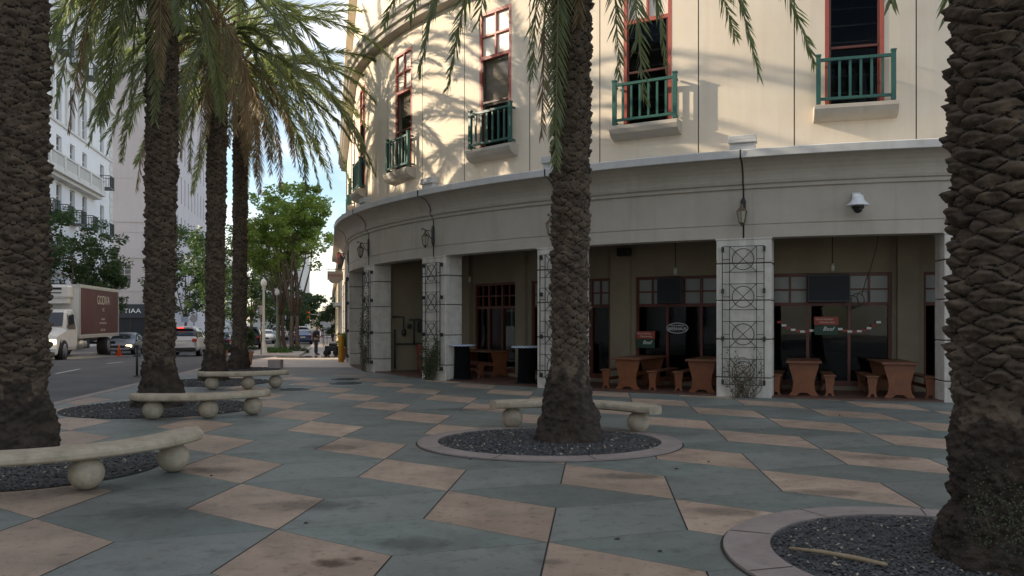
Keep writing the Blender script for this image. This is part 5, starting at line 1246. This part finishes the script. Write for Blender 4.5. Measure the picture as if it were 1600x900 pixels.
# ------------------------------------------------------------------ plants and trees
def clump(a, c, r, n, ls, mi, rng, sq=.75):
    for _ in range(n):
        d = Vector((rng.gauss(0, 1), rng.gauss(0, 1), rng.gauss(0, 1))).normalized() * (rng.random() ** .45); q = c + Vector((d.x * r, d.y * r, d.z * r * sq))
        u1 = Vector((rng.uniform(-1, 1), rng.uniform(-1, 1), rng.uniform(-.6, .6))).normalized(); v1 = u1.cross(Vector((rng.uniform(-1, 1), rng.uniform(-1, 1), rng.uniform(-1, 1)))).normalized()
        s = ls * rng.uniform(.6, 1.3); b = len(a.v); a.v += [tuple(q - u1 * s), tuple(q - v1 * s * .5), tuple(q + u1 * s), tuple(q + v1 * s * .5)]; a.f.append((b, b + 1, b + 2, b + 3)); a.m.append(mi); a.sm.append(False)
def tree(name, x, y, trunks, cz, rx, rz, ncl, label, lm, seed, ls=.13, per=90, cr=.62, fork=2.4, tr=.16, group='street trees', cat='tree', gaps=.12, cx=0):
    rng = random.Random(seed); z0 = g(y); o = thing(name, (x, y, z0), label, cat, group); T = MB(); C = MB(); cc = Vector((x + cx, y, z0 + cz))
    ends = []
    for tx, ty in trunks:
        b0 = Vector((x + tx, y + ty, z0 - .05)); f0 = b0 + Vector((rng.uniform(-.25, .25) + tx * .2, rng.uniform(-.2, .2), fork))
        T.tube([b0, b0 + Vector((0, 0, .25)), b0.lerp(f0, .6) + Vector((rng.uniform(-.08, .08), 0, 0)), f0], [tr * 1.35, tr * 1.05, tr * .9, tr * .8], 9)
        for k in range(5):
            az = k * 2 * pi / 5 + rng.uniform(-.4, .4); q = cc + Vector((cos(az) * rx * .5, sin(az) * rx * .5, rz * rng.uniform(-.3, .5)))
            mid = f0.lerp(q, .5) + Vector((rng.uniform(-.3, .3), rng.uniform(-.3, .3), rng.uniform(0, .5)))
            T.tube([f0, f0.lerp(mid, .5) + Vector((rng.uniform(-.12, .12), 0, .1)), mid, q], [tr * .6, tr * .45, tr * .32, tr * .12], 6)
            for j in range(3):
                q2 = mid.lerp(q, rng.uniform(.2, .9)) ; e = q2 + Vector((rng.uniform(-1, 1) * rx * .4, rng.uniform(-1, 1) * rx * .4, rng.uniform(-.1, .5) * rz))
                T.tube([q2, q2.lerp(e, .5) + Vector((0, 0, .12)), e], [tr * .26, tr * .16, tr * .05], 5); ends.append(e)
    T.build('trunk', M['wood_bark'], o)
    for k in range(ncl):
        while True:
            d = Vector((rng.uniform(-1, 1), rng.uniform(-1, 1), rng.uniform(-1, 1)))
            if .25 < d.length < 1: break
        lump = 1 + .22 * NZ.noise(d.normalized() * 1.8 + Vector((seed, 0, 0)))
        c = cc + Vector((d.x * rx * lump, d.y * rx * lump, d.z * rz * lump))
        if NZ.noise(c * .55 + Vector((seed * 3, 0, 0))) < -gaps: continue
        clump(C, c, cr * rng.uniform(.6, 1.15), int(per * rng.uniform(.7, 1.2)), ls, 0, rng)
    for e in ends: clump(C, e, cr * .8, int(per * .7), ls, 0, rng)
    C.build('crown', lm, o); return o
A_, B_ = M['leafSun'], M['leafB']
tree('street_tree', PX(437, 62), 62, [(0, 0), (.28, .3)], 8.6, 3.0, 3.7, 165, 'street tree with painted sunlight, the left of the two bright ones beside the lamp posts', A_, 41, .13, 85, .62, 2.7, .15)
tree('street_tree', PX(456, 60.5), 60.5, [(0, 0), (.35, .2)], 8.9, 3.0, 3.8, 175, 'street tree with painted sunlight, the right of the two bright ones beside the lamp posts', A_, 42, .13, 85, .6, 2.6, .16, cx=.1)
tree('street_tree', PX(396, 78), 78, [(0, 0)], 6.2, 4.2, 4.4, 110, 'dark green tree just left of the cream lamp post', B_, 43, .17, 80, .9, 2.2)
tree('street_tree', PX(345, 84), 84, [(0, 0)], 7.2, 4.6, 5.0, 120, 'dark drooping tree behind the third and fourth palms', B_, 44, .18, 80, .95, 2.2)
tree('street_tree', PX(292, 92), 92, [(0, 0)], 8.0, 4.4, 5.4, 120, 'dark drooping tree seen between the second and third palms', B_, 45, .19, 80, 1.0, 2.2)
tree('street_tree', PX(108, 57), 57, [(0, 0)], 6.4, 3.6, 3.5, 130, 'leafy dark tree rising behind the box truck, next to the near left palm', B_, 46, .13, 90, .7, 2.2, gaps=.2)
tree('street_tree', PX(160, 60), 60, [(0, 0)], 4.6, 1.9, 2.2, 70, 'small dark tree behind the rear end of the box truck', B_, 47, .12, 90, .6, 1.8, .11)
tree('street_tree', PX(438, 108), 108, [(0, 0)], 4.0, 3.6, 3.4, 70, 'dark distant tree behind the trunks of the bright trees', B_, 48, .2, 60, .9, 1.6)
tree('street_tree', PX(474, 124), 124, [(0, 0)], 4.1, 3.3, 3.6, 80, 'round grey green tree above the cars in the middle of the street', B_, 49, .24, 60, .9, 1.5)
tree('street_tree', PX(455, 118), 118, [(0, 0)], 2.6, 2.4, 2.4, 50, 'low dark tree beside the cars at the left of the street end', B_, 50, .2, 60, .8, 1.2)
tree('street_tree', PX(520, 96), 96, [(0, 0)], 2.9, 1.7, 2.0, 60, 'dark tree on the right pavement behind the hand cart', B_, 51, .15, 70, .6, 1.2, .1)
def hedge(name, px, Y, rx, ry, rz, label, seed, m='leafC', n=34):
    rng = random.Random(seed); p = at(px, Y, .05); a = MB(); o = None
    for k in range(n):
        d = Vector((rng.uniform(-1, 1), rng.uniform(-1, 1), rng.uniform(0, 1)))
        if d.length > 1: d.normalize()
        clump(a, p + Vector((d.x * rx, d.y * ry, d.z * rz)), .2, 55, .045, 0, rng, .8)
    return solo(name, a, M[m], label, 'shrub', 'low shrubs on the tree island', p)
hedge('low_shrub', 437, 51.5, .75, .6, .35, 'bright green clipped shrub at the foot of the cream lamp post', 1)
hedge('low_shrub', 463, 55.5, .85, .8, .42, 'darker green shrub right of the street tree trunks', 2, 'leafB')
hedge('low_shrub', 424, 53, .5, .5, .35, 'small shrub left of the tree trunks behind the lamp post', 3)
def potted(px, Y, label, seed, h=.5, r=.19, ph=.85, m='leafB'):
    rng = random.Random(seed); p = at(px, Y, .03); o = thing('potted_shrub', p, label, 'potted plant', 'potted shrubs near the distant palms'); a = MB()
    a.lathe([(r * .7, 0), (r * .8, .05), (r, h - .08), (r * 1.15, h - .06), (r * 1.15, h), (r * .9, h), (r * .85, h - .05)], 20, 0, Matrix.Translation(p)); a.build('pot', M['terra'], o)
    a = MB()
    for k in range(26): clump(a, p + Vector((rng.uniform(-.22, .22), rng.uniform(-.22, .22), h + rng.uniform(.05, ph))), .16, 40, .05, 0, rng)
    a.tube([p + Vector((0, 0, h - .05)), p + Vector((.02, 0, h + ph * .6))], .02, 5, 1); a.build('foliage', [M[m], M['wood_bark']], o)
potted(387, 30.5, 'potted dark shrub just right of the fourth palm', 1)
potted(347, 31.5, 'potted dark shrub between the third and fourth palms', 2)
potted(537, 38, 'potted plant with pale flowers behind the yellow bollard', 3, .55, .2, .6, 'leafC')

# ------------------------------------------------------------------ standing man
def skin_obj(name, verts, edges, mtl, parent, lv=2):
    me = bpy.data.meshes.new(name); me.from_pydata([v[:3] for v in verts], edges, []); o = bpy.data.objects.new(name, me); COL.objects.link(o); o.parent = parent
    me.materials.append(mtl); sk = o.modifiers.new('skin', 'SKIN'); sk.use_smooth_shade = True
    lay = me.skin_vertices[0] if me.skin_vertices else None
    if lay is None:
        bpy.context.view_layer.objects.active = o; lay = me.skin_vertices[0]
    for i, v in enumerate(verts): r = v[3]; lay.data[i].radius = (r, r if len(v) < 5 else v[4]); lay.data[i].use_root = (i == 0)
    sb = o.modifiers.new('sub', 'SUBSURF'); sb.levels = lv; sb.render_levels = lv; return o
p = at(494, 50.5, .035); pr = thing('person', p, 'standing man in dark shirt and trousers looking down, hands held in front, on wet pavement', 'person')
pr.rotation_euler = (0, 0, R_(20)); pr.scale = (1.3, 1.25, 1.0)
V = [(0, 0, .95, .15, .12), (0, 0, 1.10, .155, .12), (.0, 0, 1.28, .17, .125), (.01, 0, 1.42, .13, .10), (.03, 0, 1.50, .055), (.045, 0, 1.56, .06),     # 0-5 trunk, neck
     (.06, 0, 1.62, .085, .078), (.065, 0, 1.70, .09, .08), (.06, 0, 1.765, .06),                                                                # 6-8 head
     (0, .19, 1.40, .055), (.03, .25, 1.14, .043), (.24, .14, 1.06, .032), (.31, .09, 1.06, .026),                                                # 9-12 arm L
     (0, -.19, 1.40, .055), (.03, -.25, 1.14, .043), (.24, -.12, 1.10, .032), (.31, -.07, 1.10, .026),                                             # 13-16 arm R
     (0, .10, .90, .095), (.01, .11, .50, .062), (-.02, .12, .10, .042), (.10, .13, .05, .040),                                                   # 17-20 leg L
     (0, -.10, .90, .095), (-.02, -.11, .50, .062), (.0, -.12, .10, .042), (.12, -.14, .05, .040)]
E_ = [(0, 1), (1, 2), (2, 3), (3, 4), (4, 5), (5, 6), (6, 7), (7, 8), (3, 9), (9, 10), (10, 11), (11, 12), (3, 13), (13, 14), (14, 15), (15, 16), (0, 17), (17, 18), (18, 19), (19, 20), (0, 21), (21, 22), (22, 23), (23, 24)]
for hb, sy in ((12, 1), (16, -1)):
    bx_, by_, bz_ = V[hb][:3]
    for k, (fy, fl) in enumerate(((.028, .07), (.012, .082), (-.004, .078), (-.02, .06))):
        i0 = len(V); V.append((bx_ + .045, by_ + fy * sy, bz_ - .01, .0085)); V.append((bx_ + .045 + fl * .5, by_ + fy * sy - .01 * sy, bz_ - .02, .008)); V.append((bx_ + .045 + fl * .8, by_ + fy * sy - .02 * sy, bz_ - .045, .007))
        E_ += [(hb, i0), (i0, i0 + 1), (i0 + 1, i0 + 2)]
    i0 = len(V); V.append((bx_ + .01, by_ - .03 * sy, bz_ + .02, .010)); V.append((bx_ + .045, by_ - .045 * sy, bz_ + .03, .009)); E_ += [(hb, i0), (i0, i0 + 1)]
skin_obj('body', V, E_, M['skin'], pr)
SV = [(0, 0, .90, .185, .15), (0, 0, 1.10, .19, .155), (0, 0, 1.28, .195, .15), (.01, 0, 1.42, .15, .115), (.03, 0, 1.475, .075), (0, .19, 1.41, .078), (.02, .245, 1.20, .068), (0, -.19, 1.41, .078), (.02, -.245, 1.20, .068)]
skin_obj('shirt', SV, [(0, 1), (1, 2), (2, 3), (3, 4), (3, 5), (5, 6), (3, 7), (7, 8)], M['shirt'], pr)
TV = [(0, 0, .98, .17, .14), (0, .10, .86, .118), (.01, .11, .50, .088), (-.02, .12, .08, .068), (0, -.10, .86, .118), (-.02, -.11, .50, .088), (.0, -.12, .08, .068)]
skin_obj('trousers', TV, [(0, 1), (1, 2), (2, 3), (0, 4), (4, 5), (5, 6)], M['trouser'], pr)
for sy, dx in ((.12, 0), (-.13, .02)): skin_obj('shoe', [(-.05 + dx, sy, .05, .055, .05), (.06 + dx, sy, .045, .055, .045), (.15 + dx, sy * 1.05, .035, .045, .035)], [(0, 1), (1, 2)], M['black'], pr)
skin_obj('hair', [(.02, 0, 1.69, .085, .08), (.03, 0, 1.745, .088, .082), (.045, 0, 1.785, .06, .06)], [(0, 1), (1, 2)], M['shirt'], pr)
a = MB()
for sy in (-1, 1): a.sphere((.150, sy * .032, 1.705), .011, 8, 6); a.sphere((.055, sy * .092, 1.69), .022, 8, 6, 1, (.6, .4, 1.3))
a.add([(.148, .012, 1.70), (.148, -.012, 1.70), (.142, .018, 1.665), (.142, -.018, 1.665), (.172, 0, 1.668)], [(0, 1, 4), (0, 4, 2), (1, 3, 4), (2, 4, 3)], 1); a.box((.145, 0, 1.645), (.008, .045, .008), 2)
fo = a.build('face', [M['black'], M['skin'], M['redlens']]); fo.parent = pr
# small litter on the plaza
random.seed(77)
for px, py, lb in ((455, 602, 'small pale scrap of paper near the drain cover'), (1590, 893, 'white card lying on the gravel at the bottom right corner')):
    p = Gp(px, py); a = MB(); a.box((0, 0, .0), (.11, .07, .006), 0, Matrix.Translation(p + Vector((0, 0, .012 if px < 900 else .075))) @ Matrix.Rotation(.5, 4, 'Z') @ Matrix.Rotation(.15, 4, 'Y')); solo('paper_scrap', a, M['white_txt'], lb, 'paper', None, p)
spots = [(478, 818), (1170, 842), (1031, 862), (965, 843), (1057, 733), (1190, 672), (1312, 649), (735, 718), (1107, 722), (330, 744)]
for i, (px, py) in enumerate(spots):
    p = Gp(px, py); a = MB(); n = 9; rr = [U(.6, 1.2) for _ in range(n)]; s = U(.016, .03)
    a.add([(p.x + s * rr[k] * cos(k * 2 * pi / n), p.y + s * rr[k] * sin(k * 2 * pi / n), .004) for k in range(n)] + [(p.x, p.y, .016)], [(k, (k + 1) % n, n) for k in range(n)])
    o = solo('dry_leaf', a, M['soil'], 'tiny dark leaf fragment on the paving', 'leaf', 'leaf fragments scattered on the paving', None)

def stainmat(name, col, amt, sc3):
    m = bpy.data.materials.new(name); m.use_nodes = True; nt = m.node_tree; N = nt.nodes; L = nt.links; b = N['Principled BSDF']; b.inputs['Base Color'].default_value = (*col, 1); b.inputs['Roughness'].default_value = .7
    tc = N.new('ShaderNodeTexCoord'); n = N.new('ShaderNodeTexNoise'); n.inputs['Scale'].default_value = sc3; n.inputs['Detail'].default_value = 8; L.new(tc.outputs['Object'], n.inputs['Vector'])
    ln = N.new('ShaderNodeVectorMath'); ln.operation = 'LENGTH'; L.new(tc.outputs['Object'], ln.inputs[0])
    at_ = N.new('ShaderNodeAttribute'); at_.attribute_name = 'rad'
    sb = N.new('ShaderNodeMath'); sb.operation = 'SUBTRACT'; L.new(n.outputs['Fac'], sb.inputs[0]); L.new(at_.outputs['Fac'], sb.inputs[1])
    mr = N.new('ShaderNodeMapRange'); mr.inputs['From Min'].default_value = -.25; mr.inputs['From Max'].default_value = .25; mr.inputs['To Max'].default_value = amt; L.new(sb.outputs[0], mr.inputs['Value'])
    L.new(mr.outputs[0], b.inputs['Alpha']); return m
stA, stB = stainmat('brown_stain', (.10, .055, .03), .7, 9), stainmat('dark_soiling', (.06, .055, .05), .30, 6)
for px, py, rx, ry, mm in ((518, 880, .20, .16, stA), (556, 873, .09, .07, stA), (250, 800, .75, .6, stB), (150, 765, .7, .45, stB), (860, 878, .2, .12, stB), (480, 790, .8, .35, stB), (1290, 770, .6, .3, stB), (980, 745, .7, .3, stB), (330, 735, .6, .4, stB), (640, 850, .5, .3, stB), (1380, 715, .7, .4, stB), (720, 640, 1.0, .5, stB), (1130, 800, .5, .3, stB), (520, 700, .7, .5, stB)):
    p = Gp(px, py); vs = [(0, 0, 0)]; n = 24; rad = [0.0]
    for k in range(n): vs.append((rx * cos(2 * pi * k / n), ry * sin(2 * pi * k / n), 0)); rad.append(1.0)
    me = bpy.data.meshes.new('paving_stain'); me.from_pydata(vs, [], [(0, 1 + k, 1 + (k + 1) % n) for k in range(n)]); me.materials.append(mm)
    at_ = me.attributes.new('rad', 'FLOAT', 'POINT'); at_.data.foreach_set('value', rad)
    o = bpy.data.objects.new('paving_stain', me); COL.objects.link(o); o.location = (p.x, p.y, g(p.y) + .004); tag(o, kind='structure')

# ------------------------------------------------------------------ light, sky, camera
SUN_AZ = Vector((-.985, .17, 0)).normalized(); EL = R_(21)
sd = Vector((SUN_AZ.x * cos(EL), SUN_AZ.y * cos(EL), sin(EL)))
L_ = bpy.data.lights.new('sun', 'SUN'); L_.energy = 5.0; L_.angle = R_(.53); L_.color = (1, .86, .66)
so = bpy.data.objects.new('sun', L_); COL.objects.link(so); so.rotation_euler = sd.to_track_quat('Z', 'Y').to_euler()
w = bpy.data.worlds.new('World'); sc.world = w; w.use_nodes = True; N = w.node_tree.nodes; L = w.node_tree.links
bg = N['Background']; sk = N.new('ShaderNodeTexSky'); sk.sky_type = 'NISHITA'; sk.sun_disc = False; sk.sun_elevation = EL
sk.sun_rotation = math.atan2(sd.x, sd.y); sk.air_density = 1.0; sk.dust_density = .6; sk.ozone_density = 1.5
bg.inputs['Strength'].default_value = .15
tc = N.new('ShaderNodeTexCoord'); mp = N.new('ShaderNodeMapping'); mp.inputs['Scale'].default_value = (1, 1, 2.6); L.new(tc.outputs['Generated'], mp.inputs['Vector'])
nz = N.new('ShaderNodeTexNoise'); nz.inputs['Scale'].default_value = 3.2; nz.inputs['Detail'].default_value = 9; nz.inputs['Roughness'].default_value = .55; L.new(mp.outputs[0], nz.inputs['Vector'])
mr = N.new('ShaderNodeMapRange'); mr.inputs['From Min'].default_value = .42; mr.inputs['From Max'].default_value = .68; mr.inputs['To Max'].default_value = .80; L.new(nz.outputs['Fac'], mr.inputs['Value'])
mx = N.new('ShaderNodeMix'); mx.data_type = 'RGBA'; mx.inputs[7].default_value = (8.2, 7.7, 7.2, 1); L.new(mr.outputs[0], mx.inputs[0]); L.new(sk.outputs[0], mx.inputs[6]); L.new(mx.outputs[2], bg.inputs['Color'])
cam = bpy.data.cameras.new('camera'); co = bpy.data.objects.new('camera', cam); COL.objects.link(co); sc.camera = co
co.location = (0, 0, H); co.rotation_euler = (R_(90), 0, 0); cam.lens = 36 * F / 1600; cam.sensor_width = 36; cam.shift_y = (HZ - 450) / 1600; cam.clip_end = 3000; cam.clip_start = .05
sc.view_settings.view_transform = 'Standard'; sc.view_settings.look = 'None'; sc.view_settings.gamma = 1.0; sc.view_settings.exposure = 0.54
try: sc.view_settings.use_curve_mapping = False
except Exception: pass
sc.cycles.max_bounces = 6; sc.cycles.diffuse_bounces = 3; sc.cycles.glossy_bounces = 3; sc.cycles.transparent_max_bounces = 8; sc.cycles.transmission_bounces = 3
sc.cycles.use_denoising = True
sc.cycles.sample_clamp_indirect = 6
for ob in COL.objects:
    if '_w' in ob: del ob['_w']
